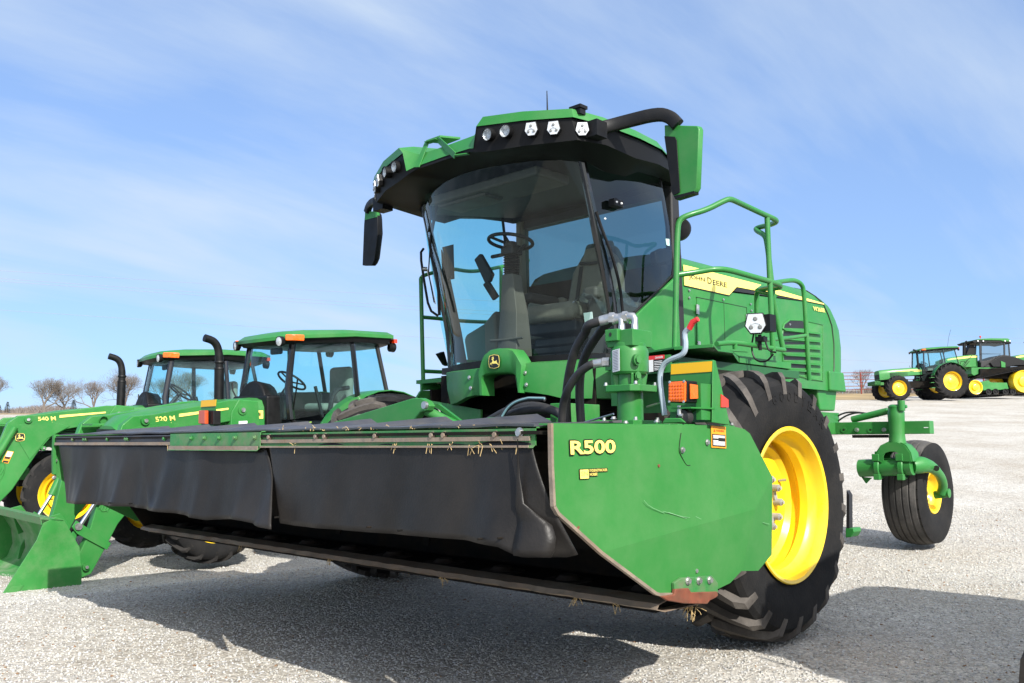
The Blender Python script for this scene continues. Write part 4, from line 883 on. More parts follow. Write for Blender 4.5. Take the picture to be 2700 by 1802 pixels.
# mirrors
def mirror(s):
    p0 = V(s*1.06, -.56, 3.0) if s > 0 else V(s*1.05, -.56, 2.97)
    if s > 0: path = [V(1.02, -.60, 3.045), P(1, 1650, 245, 'y', -.50), P(1, 1760, 215, 'y', -.44), P(1, 1960, 165, 'y', -.38), P(1, 2040, 185, 'y', -.36), P(1, 2085, 235, 'y', -.35)]
    else: path = [V(-1.02, -.60, 2.985), P(1, 270, 690, 'y', -.5), P(1, 225, 700, 'y', -.42), P(1, 175, 725, 'y', -.36), P(1, 160, 775, 'y', -.35)]
    A = empty('mirror', None, WR); m = MB(); m.strap(path, .026, .041 if s > 0 else .033); m.box(path[0]+V(s*.03, .0, -.01), (.12, .10, .10)); m.build('mirror_arm', BLACKP, A)
    if s > 0: f = PS(1, [(2000, 235), (2205, 240), (2215, 260), (2200, 625), (2185, 650), (2065, 688), (2050, 665), (2002, 300)], 'y', -.35)
    else: f = PS(1, [(147, 772), (218, 770), (222, 800), (226, 900), (205, 1070), (190, 1105), (130, 1105), (140, 850)], 'y', -.35)
    c = sum(f, V(0, 0, 0))/8
    M_ = MB()
    if s > 0:
        back = [c+(q-c)*.93+V(-.01, .06, 0) for q in f]
        M_.loft([f, [q+V(.01, .035, 0) for q in f], back]); M_.build('mirror_housing', GREEN, A, ang=40, bevel=.006)
        g = PS(1, [(2003, 305), (2068, 308), (2080, 330), (2100, 640), (2098, 655), (2060, 672), (2052, 660)], 'y', -.354); m = MB(); m.slab(g, (0, -.005, 0)); m.build('mirror_front_panel', BLACKP, A, bevel=.002)
        m = MB(); m.slab([q+V(0, 0, -.003) for q in PS(1, [(2060, 672), (2185, 640), (2185, 655), (2068, 692)], 'y', -.352)], (0, .05, 0)); m.build('mirror_base', BLACKP, A)
    else:
        M_.loft([f, [q+V(0, .035, 0) for q in f], [c+(q-c)*.9+V(0, .06, 0) for q in f]]); M_.build('mirror_housing', BLACKP, A, bevel=.004)
        g = PS(1, [(147, 772), (218, 770), (220, 805), (145, 825)], 'y', -.353); m = MB(); m.slab(g, (0, .03, 0)); m.build('mirror_cap', GREEN, A)
mirror(1); mirror(-1)
# door grab hardware, wiper, tubes on the right pillar
mb = MB(); mb.tube([V(.84, -.33, 2.62), V(.85, -.28, 2.5), V(.865, -.20, 2.35), V(.865, -.12, 2.15), V(.86, -.09, 1.98)], .011, 8, smooth=1)
mb.box((.87, -.16, 2.70), (.05, .10, .05)); mb.box((.87, -.04, 1.88), (.05, .14, .07)); mb.build('door_handle', BLACKP, CAB, bevel=.006)
mb = MB()
for p in (V(.865, -.27, 2.58), V(.875, -.11, 1.97), V(.90, -.14, 2.70), V(.90, -.19, 2.70)): mb.bolt(p, (.7, -.7, 0), .005, .006)
mb.build('bolt', STEEL, CAB)
mb = MB(); mb.tube([P(1, 660, 540, 'y', -.5), P(1, 600, 680, 'y', -.48), P(1, 560, 900, 'y', -.45), P(1, 545, 1000, 'y', -.42), P(1, 600, 1200, 'y', -.40), P(2, 300, 640, 'y', -.35)], .012, 8, smooth=1)
mb.tube([P(1, 620, 560, 'y', -.5), P(1, 560, 720, 'y', -.47), P(1, 540, 900, 'y', -.45)], .007, 6); mb.tube([P(1, 555, 900, 'y', -.46), P(1, 540, 1150, 'y', -.43), P(1, 575, 1335, 'y', -.38)], .005, 6)
mb.tube([P(2, 185, 155, 'x', -.95), P(2, 160, 190, 'x', -.95), P(2, 190, 400, 'x', -.95), P(2, 225, 600, 'x', -.95), P(2, 290, 645, 'x', -.88)], .010, 8, smooth=1)
mb.build('wiper', BLACKP, CAB)
mb = MB(); q0 = P(2, 210, 305, 'x', -.93); mb.cyl(q0, q0+V(-.02, -.03, 0), .018, seg=12); mb.tube([q0, P(2, 240, 420, 'x', -.93), P(2, 270, 560, 'x', -.93)], .005, 6); mb.build('wiper_pivot', STEEL, CAB)
mb = MB(); mb.slab(PS(2, [(295, 920), (335, 905), (365, 1010), (345, 1000)], 'x', -.95), (-.04, 0, 0)); mb.build('marker_lamp', BLACKP, CAB)
# orange-tinted round mirror at the rear + interior black mirror
mb = MB(); mb.lathe([(-.03, .05), (0, .085), (.03, .085), (.045, .03)], P(3, 335, 295, 'x', .80), (.1, -.4, 0), 26, caps=True); mb.build('rear_round_mirror', BLACKP, CAB)
# --- interior
SEAT = empty('seat', None, WR)
sx0, sy0 = .05, .30
mb = MB(); mb.box((sx0, sy0+.02, 2.10), (.52, .50, .12)); mb.build('seat_cushion', SEATM, SEAT, bevel=.045)
mb = MB(); mb.box((sx0, sy0-.17, 2.085), (.50, .14, .13)); mb.build('cushion_front', SEATM, SEAT, bevel=.05)
Ms = T(sx0, sy0+.26, 2.14) @ Matrix.Rotation(radians(-12), 4, 'X')
mb = MB(); mb.slab([V(-.26, 0, .02), V(.26, 0, .02), V(.25, 0, .36), V(.17, 0, .50), V(.13, 0, .56), V(-.13, 0, .56), V(-.17, 0, .50), V(-.25, 0, .36)], (0, .11, 0), Ms); mb.build('backrest', SEATM, SEAT, bevel=.035)
mb = MB(); mb.slab([V(-.13, -.015, .42), V(.13, -.015, .42), V(.15, -.015, .46), V(.13, -.015, .59), V(-.13, -.015, .59), V(-.15, -.015, .46)], (0, .06, 0), Ms); mb.build('headrest', SEATM, SEAT, bevel=.03)
mb = MB()
for x in (-.145, .145): mb.slab([V(x-.018, -.004, .04), V(x+.018, -.004, .04), V(x+.018, -.004, .40), V(x-.018, -.004, .40)], (0, -.004, 0), Ms)
mb.tube([Ms @ V(-.15, -.02, .42), Ms @ V(0, -.03, .395), Ms @ V(.15, -.02, .42)], .012, 8, smooth=1)
mb.build('seat_seam', SEATD, SEAT)
mb = MB(); mb.box((sx0, sy0+.04, 1.99), (.46, .44, .10)); mb.box((sx0, sy0+.04, 1.88), (.40, .38, .06)); mb.box((sx0, sy0+.04, 1.82), (.42, .40, .05)); mb.box((sx0, sy0+.04, 1.75), (.46, .44, .08)); mb.build('suspension', DKTRIM, SEAT, bevel=.015)
mb = MB(); mb.box((sx0+.36, sy0+.02, 2.20), (.13, .42, .09)); mb.box((sx0+.38, sy0+.14, 1.95), (.18, .55, .45)); mb.build('armrest_console', TRIM, SEAT, bevel=.03)
mb = MB(); mb.box((sx0-.34, sy0+.08, 2.26), (.09, .34, .07)); mb.build('armrest', SEATD, SEAT, bevel=.025)
mb = MB(); mb.box((-.42, .52, 2.0), (.42, .34, .10)); mb.build('instructor_seat', SEATM, CAB, bevel=.04)
mb = MB(); mb.box((-.42, .60, 2.17), (.40, .10, .26)); mb.build('instructor_backrest', SEATM, CAB, bevel=.04)
mb = MB()
rr = random.Random(4); vs = []
for i in range(9):
    for j in range(7): vs.append((.42+.045*i-.10+rr.uniform(-.01, .01), .05+.05*j+rr.uniform(-.012, .012), 2.13+.09*sin(i*.9)*sin(j*1.1)+rr.uniform(-.025, .03)))
mb.add(vs, [(i*7+j, i*7+j+1, i*7+j+8, i*7+j+7) for i in range(8) for j in range(6)]); 
FILM = glass_mat('clear_plastic_film', (.80, .86, .86), 1.6, .35)
# steering column
COLM = empty('steering_column', None, WR)
cb = P(2, 850, 900, 'x', 0); ct = P(2, 835, 340, 'x', 0)
mb = MB(); c1 = P(2, 815, 345, 'x', 0)
def colring(p, w, d): return [p+V(-w, -d, 0), p+V(-w*.3, -d*1.25, 0), p+V(w*.3, -d*1.25, 0), p+V(w, -d, 0), p+V(w, d, 0), p+V(-w, d, 0)]
mb.loft([colring(V(.0, -.22, 1.72), .10, .08), colring(V(.0, -.22, 1.86), .092, .075), colring(V(0, -.225, 2.06), .082, .06), colring(V(0, -.24, 2.20), .066, .05), colring(V(0, -.25, 2.33), .052, .045)])
mb.build('column_cover', TRIM, COLM, bevel=.006)
mb = MB(); mb.tube([V(-.15, -.31, 1.865), V(.0, -.31, 1.86), (.16, -.30, 1.865)], .010, 8); mb.build('pedal', TRIM, COLM)
mb = MB(); prof = []
for i in range(9): prof += [(.018*i, .060), (.018*i+.009, .048)]
mb.lathe(prof, (0, -.25, 2.33), (0, 0, 1), 24); mb.build('bellows', DKTRIM, COLM, ang=20)
mb = MB(); mb.box((0, -.25, 2.50), (.12, .11, .06)); mb.cyl((-.07, -.25, 2.49), (-.19, -.27, 2.485), .014, seg=10); mb.cyl((.06, -.25, 2.49), (.14, -.25, 2.53), .012, seg=10); mb.build('stalk_housing', DKTRIM, COLM, bevel=.015)
Mw = T(0, -.26, 2.57) @ Matrix.Rotation(radians(-9), 4, 'X')
mb = MB(); mb.tube([Mw @ V(.158*cos(a), .158*sin(a), 0) for a in np.linspace(0, 2*pi, 41)[:-1]], .013, 10, closed=True)
for a in (radians(-90+25), radians(-90-25), radians(90)): mb.tube([Mw @ V(.03*cos(a), .03*sin(a), -.02), Mw @ V(.155*cos(a), .155*sin(a), 0)], .011, 8)
mb.lathe([(-.03, .05), (0, .05), (.008, .04), (.01, .001)], Mw @ V(0, 0, -.012), (0, 0, 1), 22); mb.build('steering_wheel', DKTRIM, COLM)
# monitor on arm, left-hand trim panel
mb = MB(); f = PS(2, [(550, 235), (592, 190), (680, 340), (660, 395), (630, 410)], 'y', -.2); mb.slab(f, (.01, .03, 0)); mb.bar(P(2, 640, 400, 'y', -.2), P(2, 715, 520, 'y', -.15), .055, .035, (0, 1, 0)); mb.build('monitor', DKTRIM, CAB, bevel=.008)
mb = MB(); f = PS(2, [(320, 145), (385, 128), (392, 380), (372, 382), (355, 330)], 'x', -.76); mb.slab(f, (.03, 0, 0)); f = PS(2, [(312, 160), (365, 330), (455, 760), (495, 985), (400, 985), (330, 560)], 'x', -.78); mb.slab(f, (-.01, .02, 0)); mb.build('left_trim', mat('brown_grey_trim', (.055, .05, .042), .7), CAB)
mb = MB(); f = PS(2, [(475, 820), (490, 780), (620, 700), (700, 600), (715, 850), (715, 985), (500, 985)], 'y', .3); mb.slab(f, (0, .2, 0)); mb.build('left_floor_box', BEIGET, CAB, bevel=.03)
mb = MB(); f = PS(2, [(1350, 625), (1412, 615), (1425, 720), (1368, 752)], 'y', -.22); mb.slab(f, (0, .003, 0)); mb.build('paper_tag', mat('pale_tag', (.45, .6, .55), .6), CAB)
mb = MB(); f = PS(1, [(2008, 940), (2030, 942), (2032, 985), (2014, 980)], 'x', .84); mb.slab(f, (.003, 0, 0)); mb.build('window_tag', mat('pale_blue_tag', (.45, .65, .62), .6), CAB)
mb = MB(); f = PS(1, [(1945, 1020), (1990, 998), (2050, 1010), (2058, 1050), (2040, 1080), (1955, 1100), (1948, 1085)], 'x', .82); mb.slab(f, (-.05, 0, 0)); mb.build('cab_mirror', BLACKP, CAB, bevel=.012)
mb = MB(); mb.add(vs, [(i*7+j, i*7+j+1, i*7+j+8, i*7+j+7) for i in range(8) for j in range(6)]); mb.build('plastic_film_bag', FILM, CAB, ang=20)
# danger label on frame
mb = MB(); O = P(2, 1830, 1055, 'y', -.35); U = P(2, 1945, 1045, 'y', -.35)-O; Wv = V(0, 0, .095)
mb.slab([O+V(-.03, .01, -.01), O+U+V(.03, .01, -.01), O+U+V(.03, .01, 0)+Wv, O+V(-.03, .01, 0)+Wv], (0, .02, 0), None, 3)
rect_on(mb, O, U, Wv, 0, 0, 1, 1, .002, 1); rect_on(mb, O, U, Wv, 0, 0, .28, .75, .003, 0); rect_on(mb, O, U, Wv, .0, .75, 1, 1, .003, 2)
text_on(mb, 'DANGER', O+U*.42+Wv*.80, U*.5, Wv*.13, .02, .004, mi=0)
for t in (.62, .52, .42, .30, .2, .1): rect_on(mb, O, U, Wv, .35, t-.02, .85, t+.02, .004, 0)
mb.build('danger_label', [WHITE, DECALK, RED, GREENF], WR, smooth=False)

# ---------------- hood
def hsec(y, w=.75, zt=2.565, zb=1.62, sh=2.42, zlow=None):
    k = zt-sh
    h = [V(w, y, zb), V(w+.001, y, 1.85), V(w+.002, y, 2.06), V(w+.002, y, 2.227), V(w+.001, y, 2.32), V(w, y, sh), V(w-.015, y, sh+.35*k), V(w-.06, y, sh+.68*k), V(w-.16, y, sh+.90*k), V(w*.5, y, zt), V(0, y, zt+.012)]
    return h+[V(-p.x, p.y, p.z) for p in h[-2::-1]]
HOOD = empty('hood', None, WR)
mb = MB(); rings = [hsec(y) for y in (.735, 1.2, 1.8, 2.4, 2.915)]
# slanted rear edge following the seam
last = hsec(2.915)
SEAM = [(2.60, 2.80), (2.54, 2.84), (2.486, 2.915), (2.44, 3.02), (2.409, 3.085), (2.32, 3.16), (2.227, 3.222), (2.06, 3.25), (1.85, 3.235), (1.636, 3.193), (1.45, 3.08)]
def seam_y(z):
    for (z0, y0), (z1, y1) in zip(SEAM[:-1], SEAM[1:]):
        if z >= z1: return y0+(y1-y0)*min(1, max(0, (z0-z)/(z0-z1)))
    return SEAM[-1][1]
last = [V(p.x, seam_y(p.z), p.z) for p in last]; rings = [hsec(y) for y in (.735, 1.2, 1.8, 2.4)]+[last]
mb.loft(rings, closed=False, caps=False); mb.sheet(rings[0])
hd = mb.build('hood_panel', GREEN, HOOD, ang=30)
cap0 = [V(p.x, p.y+.012, p.z) for p in last]
def capr(dy, k, dz): return [V(p.x*k, p.y+.012+dy*(1 if p.z > 2.3 else 1.0), 1.62+(p.z-1.62)*dz) for p in last]
caps_ = [cap0, capr(.10, .998, .985), capr(.17, .985, .955), capr(.21, .95, .91), capr(.225, .85, .86), capr(.23, .5, .8)]
mb = MB(); mb.loft(caps_, closed=False, caps=False); mb.sheet(caps_[-1][::-1]); mb.build('hood_rear_cap', GREEN, HOOD, ang=45)
mb = MB(); mb.slab([V(.70, 3.10, 1.80), V(.70, 3.40, 1.80), V(.70, 3.44, 1.62), V(.70, 3.10, 1.62)], (.075, 0, 0)); mb.slab([V(.55, 2.95, 1.64), V(.55, 3.36, 1.64), V(.55, 3.30, 1.44), V(.55, 3.0, 1.44)], (.17, 0, 0)); mb.box((0, 3.2, 1.6), (1.3, .3, .3)); mb.build('rear_skirt', GREEN, HOOD, bevel=.015)
mb = MB(); mb.tube([p+V(.001*(1 if p.x > 0 else -1), .006, 0) for p in last], .007, 6); mb.build('hood_seam', DECALK, HOOD)
HX = .757
stp = [(120, 160), (395, 228), (600, 285), (1270, 457), (2190, 730), (2197, 748), (1500, 603), (1200, 543), (907, 487), (795, 608), (135, 462)]
mb = MB(); mb.sheet([P(12, u, v, 'x', HX) for u, v in stp]); 
def bend(p):      # follow the hood shoulder
    return p
mb.build('yellow_stripe', DECALY, hd, smooth=False, solid=.002)
mb = MB(); mb.sheet([P(12, u, v, 'x', HX-.0012) for u, v in ((135, 450), (2190, 735), (2200, 757), (1500, 614), (1200, 556), (912, 499), (800, 624), (132, 476))]); mb.build('stripe_black_border', DECALK, hd, smooth=False)  # black border along the lower edge of the yellow stripe
a = P(12, 200, 300, 'x', HX+.003); c_ = P(12, 205, 378, 'x', HX+.003); b = P(12, 768, 415, 'x', HX+.003); d_ = P(12, 768, 498, 'x', HX+.003)
mb = MB(); text_on(mb, 'JOHN', c_, (d_-c_)*.41, (a-c_), .022, .0, grow=0); q = c_+(d_-c_)*.475-V(0, 0, .0)
text_on(mb, 'D', q, (d_-c_)*.115, (a-c_)*1.28, .022, 0); text_on(mb, 'EERE', q+(d_-c_)*.14, (d_-c_)*.385, (a-c_), .022, 0); mb.build('lettering', DECALK, hd, smooth=False)
a = P(12, 2030, 770, 'x', HX); c_ = P(12, 2040, 835, 'x', HX); d_ = P(12, 2212, 868, 'x', HX); mb = MB(); text_on(mb, 'W260R', c_, d_-c_, a-c_, .02, .003); mb.build('lettering', DECALY, hd, smooth=False)
# doors: slightly proud panel with hinges
dp = PS(3, [(437, 712), (745, 776), (752, 1050), (437, 1030)], 'x', .7535)
mb = MB(); mb.slab(dp, (.004, 0, 0)); dr = mb.build('service_door', GREEN, hd, bevel=.0015)
mb = MB(); mb.tube(PS(3, [(435, 711), (605, 746), (745, 775), (750, 900)], 'x', .7585), .0028, 5); mb.tube(PS(3, [(605, 748), (612, 980)], 'x', .758), .002, 5); mb.build('door_seam', DECALK, dr)
mb = MB()
for (u, v0, v1) in ((440, 757, 815), (448, 983, 1005), (746, 818, 872)): a = P(3, u, v0, 'x', .765); b = P(3, u, v1, 'x', .765); mb.cyl(a, b, .009, seg=8); mb.bar(a+V(-.004, .02, 0), b+V(-.004, .02, 0), .03, .004, (1, 0, 0))
for u, v in ((391, 670), (391, 716), (602, 727), (770, 755), (775, 795), (1012, 880)): mb.bolt(P(3, u, v, 'x', .757), (1, 0, 0), .007, .008)
mb.build('door_hinge', STEEL, dr)
# louvers
mb = MB(); lo = PS(3, [(962, 960), (975, 880), (1010, 852), (1100, 855), (1215, 882), (1215, 1228), (1130, 1215), (975, 1170)], 'x', .7545); mb.sheet(lo); gr = mb.build('grille_recess', GREENF, hd, smooth=False)
mb = MB()
for pts in ([(975, 880), (1010, 856), (1085, 858), (1110, 875), (1110, 905), (970, 900)], [(966, 925), (1110, 935), (1110, 950), (966, 950)], [(968, 988), (1112, 992), (1112, 1003), (968, 1003)], [(970, 1030), (1113, 1038), (1113, 1052), (970, 1050)], [(975, 1078), (1113, 1084), (1113, 1100), (975, 1098)], [(985, 1120), (1113, 1130), (1113, 1150), (985, 1145)]):
    mb.sheet(PS(3, pts, 'x', .7565))
mb.build('grille_opening', DECALK, hd, smooth=False)
for (v0, v1) in ((905, 932), (960, 980), (1010, 1026), (1058, 1074), (1105, 1122), (1150, 1168)):
    a = P(3, 966, v0, 'x', .755); b = P(3, 1197, v1, 'x', .755); mb = MB(); mb.slab([a+V(0, 0, .003), b+V(0, 0, .003), b+V(.030, 0, -.014), a+V(.030, 0, -.014)], (0, 0, -.006)); mb.build('louver', GREEN, gr)
mb = MB(); mb.tube(lo+[lo[0]], .008, 6); mb.tube(PS(3, [(1112, 870), (1116, 1215)], 'x', .76), .008, 6); mb.build('grille_frame', GREEN, gr)
# black gap between cab and hood
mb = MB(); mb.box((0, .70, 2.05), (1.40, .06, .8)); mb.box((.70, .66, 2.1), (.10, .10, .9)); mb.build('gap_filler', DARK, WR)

# ---------------- platform
def plz(k, u, v, z=1.705): return P(k, u, v, 'z', z)
mb = MB()
pf = [V(.83, -.12, 1.70), plz(3, 300, 1012), plz(3, 540, 995), plz(3, 570, 1028), plz(3, 660, 1040), plz(3, 697, 1068), plz(3, 1015, 1112), V(1.1, 1.35, 1.705), V(.78, 1.35, 1.705)]
for p in pf: p.z = 1.70
mb.slab(pf, (0, 0, -.012)); 
e1, e2 = pf[5], pf[6]; mb.slab([e1, e2, e2+V(0, 0, -.045), e1+V(0, 0, -.045)], (.006, .0, 0)); mb.slab([pf[4], pf[5], pf[5]+V(0, 0, -.045), pf[4]+V(0, 0, -.015)], (-.006, .0, 0)); mb.slab([pf[6], pf[7], pf[7]+V(0, 0, -.045), pf[6]+V(0, 0, -.045)], (0, .006, 0))
mb.slab([pf[1], pf[2], pf[2]+V(0, .0, -.02), pf[1]+V(0, 0, -.02)], (0, -.006, 0))
mb.build('platform', GREEN, WR, bevel=.002)
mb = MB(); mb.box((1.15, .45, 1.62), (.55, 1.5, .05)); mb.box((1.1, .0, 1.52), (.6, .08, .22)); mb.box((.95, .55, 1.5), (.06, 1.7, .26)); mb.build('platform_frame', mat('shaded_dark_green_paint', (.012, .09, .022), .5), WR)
def rail(name, pts, r=.0185, parent=WR, sm=2, mt=GREEN): m = MB(); m.tube(pts, r, 12, smooth=sm); return m.build(name, mt, parent, ang=70)
X1, X2 = 1.30, 1.50
rl = rail('handrail', [P(3, 303, 1040, 'x', X1), P(3, 312, 560, 'x', X1), P(3, 318, 290, 'x', X1), P(3, 332, 232, 'x', X1+.01), P(3, 385, 205, 'x', X1+.05), P(3, 500, 172, 'x', X1+.12), P(3, 610, 115, 'x', X2-.02), P(3, 645, 105, 'x', X2), P(3, 690, 125, 'x', X2), P(3, 860, 205, 'x', X2), P(3, 925, 232, 'x', X2), P(3, 930, 250, 'x', X2-.02), P(3, 880, 268, 'x', X2-.14), P(3, 810, 283, 'x', X2-.28), P(3, 800, 298, 'x', X2-.28), P(3, 858, 328, 'x', X2-.16), P(3, 872, 375, 'x', X2-.13), P(3, 900, 620, 'x', X2-.12), P(3, 915, 760, 'x', X2-.12), P(3, 972, 1040, 'x', X2-.10)])
rail('handrail', [P(3, 318, 574, 'x', X1), P(3, 460, 553, 'x', X1+.09), P(3, 540, 538, 'x', X2-.05), P(3, 625, 540, 'x', X2), P(3, 760, 578, 'x', X2), P(3, 880, 612, 'x', X2), P(3, 955, 635, 'x', X2), P(3, 950, 655, 'x', X2-.03), P(3, 870, 655, 'x', X2-.2), P(3, 812, 672, 'x', X2-.32), P(3, 806, 720, 'x', X2-.34), P(3, 815, 1000, 'x', X2-.34)])
rail('handrail', [P(3, 872, 222, 'x', X2), P(3, 890, 640, 'x', X2), P(3, 910, 1075, 'x', X2)])
rail('handrail', [P(3, 560, 1000, 'x', X2), P(3, 660, 990, 'x', X2), P(3, 780, 1008, 'x', X2), P(3, 978, 1038, 'x', X2)], .016); rail('handrail', [P(3, 672, 992, 'x', X2), P(3, 675, 1032, 'x', X2)], .016)
rail('handrail', [P(3, 812, 672, 'x', 1.2), P(3, 870, 630, 'x', 1.15), P(3, 1000, 608, 'x', 1.1), P(3, 1050, 608, 'x', 1.1), P(3, 1090, 635, 'x', 1.1), P(3, 1100, 690, 'x', 1.1), P(3, 1113, 900, 'x', 1.1), P(3, 1132, 1225, 'x', 1.1)])
rail('handrail', [P(3, 835, 978, 'x', 1.2), P(3, 970, 968, 'x', 1.15), P(3, 1108, 948, 'x', 1.1)], .015); rail('handrail', [P(3, 815, 675, 'x', 1.2), P(3, 925, 704, 'x', 1.38)], .014)
wl_ = P(3, 800, 872, 'x', 1.53); hex_lamp(wl_, V(.45, -1, -.05), .062, WR)
mb = MB(); mb.box(wl_+V(.05, .07, 0), (.07, .08, .11)); mb.tube([wl_+V(0, .05, -.07), wl_+V(0, .05, -.17)], .012, 8); mb.box(wl_+V(0.01, .05, -.10), (.06, .05, .03))
mb.tube([wl_+V(-.04, .05, -.05), wl_+V(-.06, .04, -.16), wl_+V(-.03, .04, -.24), wl_+V(.05, .04, -.25), wl_+V(.09, .05, -.2)], .006, 6, smooth=2); mb.tube([wl_+V(.03, .05, -.08), wl_+V(.05, .06, -.18), wl_+V(.10, .07, -.19)], .006, 6, smooth=2); mb.build('lamp_mount', BLACKP, WR)
# left rail and left platform
XR = -1.26
rail('handrail', [P(2, 165, 372, 'x', XR), P(2, 172, 700, 'x', XR), P(2, 182, 1112, 'x', XR)], .0175)
rail('handrail', [P(2, 165, 372, 'x', XR), P(2, 190, 345, 'x', XR), P(2, 390, 300, 'x', XR), P(2, 480, 318, 'x', XR), P(2, 560, 322, 'x', XR), P(2, 700, 300, 'x', XR), P(2, 950, 240, 'x', XR)], .0165)
rail('handrail', [P(2, 180, 655, 'x', XR), P(2, 290, 664, 'x', XR), P(2, 420, 680, 'x', XR), P(2, 600, 690, 'x', XR), P(2, 700, 690, 'x', XR)], .0165)
rail('handrail', [P(2, 180, 1048, 'x', XR), P(2, 350, 1056, 'x', XR)], .0165)
rail('handrail', [V(XR, .9, 1.65), V(XR, .9, 2.74)], .0165)
mb = MB(); mb.box((-1.08, .45, 1.64), (.42, 1.0, .03)); mb.slab(PS(2, [(158, 1112), (370, 1088), (372, 1180), (160, 1190)], 'x', XR+.02), (.02, 0, 0)); mb.build('platform', GREEN, WR)
mb = MB(); mb.slab(PS(2, [(230, 1185), (370, 1175), (385, 1290), (235, 1270)], 'x', -1.1), (.02, 0, 0)); mb.box((-1.0, .3, 1.5), (.2, .5, .26)); mb.build('side_box', DARK, WR)
mb = MB(); mb.slab(PS(2, [(120, 1250), (150, 1200), (160, 1190), (235, 1190), (235, 1290), (180, 1250)], 'x', -1.2), (.02, 0, 0)); mb.slab(PS(2, [(235, 1265), (385, 1290), (600, 1330), (600, 1440), (400, 1400), (235, 1290)], 'y', -.3), (0, .02, 0)); mb.build('side_bracket', GREENF, WR)

# ---------------- wheels
FW = ag_wheel('front_wheel', WR, T(1.70, 0, .798), .766, .52, .424, 22, .038, 1, .200, bolts=10, lw=.062, oset=.250)
q = MB(); q.slab([V(.0, -.10, .02), V(.0, -.06, .02), V(.0, -.04, .16), V(.0, -.08, .165)], (.002, 0, 0), Matrix.Identity(4)); o = q.build('paper_label', WHITE, FW)
o.location = (.250-.200+.006, .15, -.03)
q = MB(); q.cyl((.05, .235, .12), (.09, .25, .125), .008, seg=8); q.build('valve', STEEL, FW)
tt = MB(); word = 'GOODYEAR'
for wi, off in ((word, radians(78)),):
    for i, ch in enumerate(wi):
        a = off-radians(8.2)*(i-3.5); rr_ = .603
        rad = V(0, cos(a), sin(a)); tan = V(0, sin(a), -cos(a))
        text_on(tt, ch, V(.2625, 0, 0)+rad*(rr_-.026)-tan*.026, tan*-.0+tan*.048, rad*.055, .02, 0)
FWt = [c for c in children(FW) if c.name.startswith('tyre')][0]
tt.v = [V(.262, v.y, v.z) for v in tt.v]; tt.build('lettering', TYRE, FW, smooth=False, solid=.003)
FW2 = copy_tree(FW, WR, Matrix.Rotation(pi, 4, 'Z') @ T(1.70, 0, .798))
# hub reduction + axle
mb = MB(); mb.cyl((1.2, 0, .775), (1.62, 0, .775), .19, seg=24); mb.cyl((-1.2, 0, .775), (-1.62, 0, .775), .19, seg=24); mb.box((1.12, 0, .95), (.12, .34, .75)); mb.box((-1.12, 0, .95), (.12, .34, .75)); mb.build('final_drive', DARK, WR)

# caster assemblies
YP = 4.3
CA = empty('rear_axle', None, WR)
mb = MB(); mb.slab([V(-1.22, YP-.05, 1.36), V(1.22, YP-.05, 1.36), V(1.22, YP-.05, 1.235), V(-1.22, YP-.05, 1.235)], (0, .11, 0)); mb.build('axle_beam', GREEN, CA, bevel=.006)
mb = MB(); mb.box((.62, YP+.0, 1.215), (.34, .08, .03)); mb.build('axle_pad', DARK, CA)
mb = MB(); mb.box((.23, 3.9, 1.35), (.10, .9, .22)); mb.box((-.23, 3.9, 1.35), (.10, .9, .22)); mb.build('axle_link', GREEN, CA)
for u in (180, 265, 350, 438):
    p = P(6, u, 685, 'y', YP-.052); m = MB(); m.lathe([(0, .030), (.004, .030), (.004, .012)], p, (0, -1, 0), 20); 
    if u in (265, 438): m.build('bolt_boss', GREEN, CA); m = MB(); m.bolt(p+V(0, -.004, 0), (0, -1, 0), .016, .02); m.build('bolt', STEEL, CA)
    else: m.build('bolt_boss', GREEN, CA); m = MB(); m.lathe([(0, .010), (.005, .010), (.005, .0005)], p, (0, -1, 0), 12); m.build('bolt_hole', DECALK, CA)
mb = MB(); mb.slab(PS(6, [(690, 668), (718, 668), (718, 672), (690, 673)], 'y', YP-.051), (0, -.001, 0)); mb.build('white_mark', WHITE, CA)
rail('steering_cylinder', [P(6, 235, 620, 'y', YP+.02), P(6, 460, 565, 'y', YP+.02)], .035, CA, 0); rail('steering_rod', [P(6, 460, 567, 'y', YP+.02), P(6, 580, 535, 'y', YP+.0)], .018, CA, 0)
for pts in ([(105, 620), (170, 580), (230, 570), (330, 580), (400, 600)], [(130, 640), (190, 595), (260, 575), (300, 578)]): hose('hydraulic_hose', PS(6, pts, 'y', YP+.03), .009, RUBBER, CA)
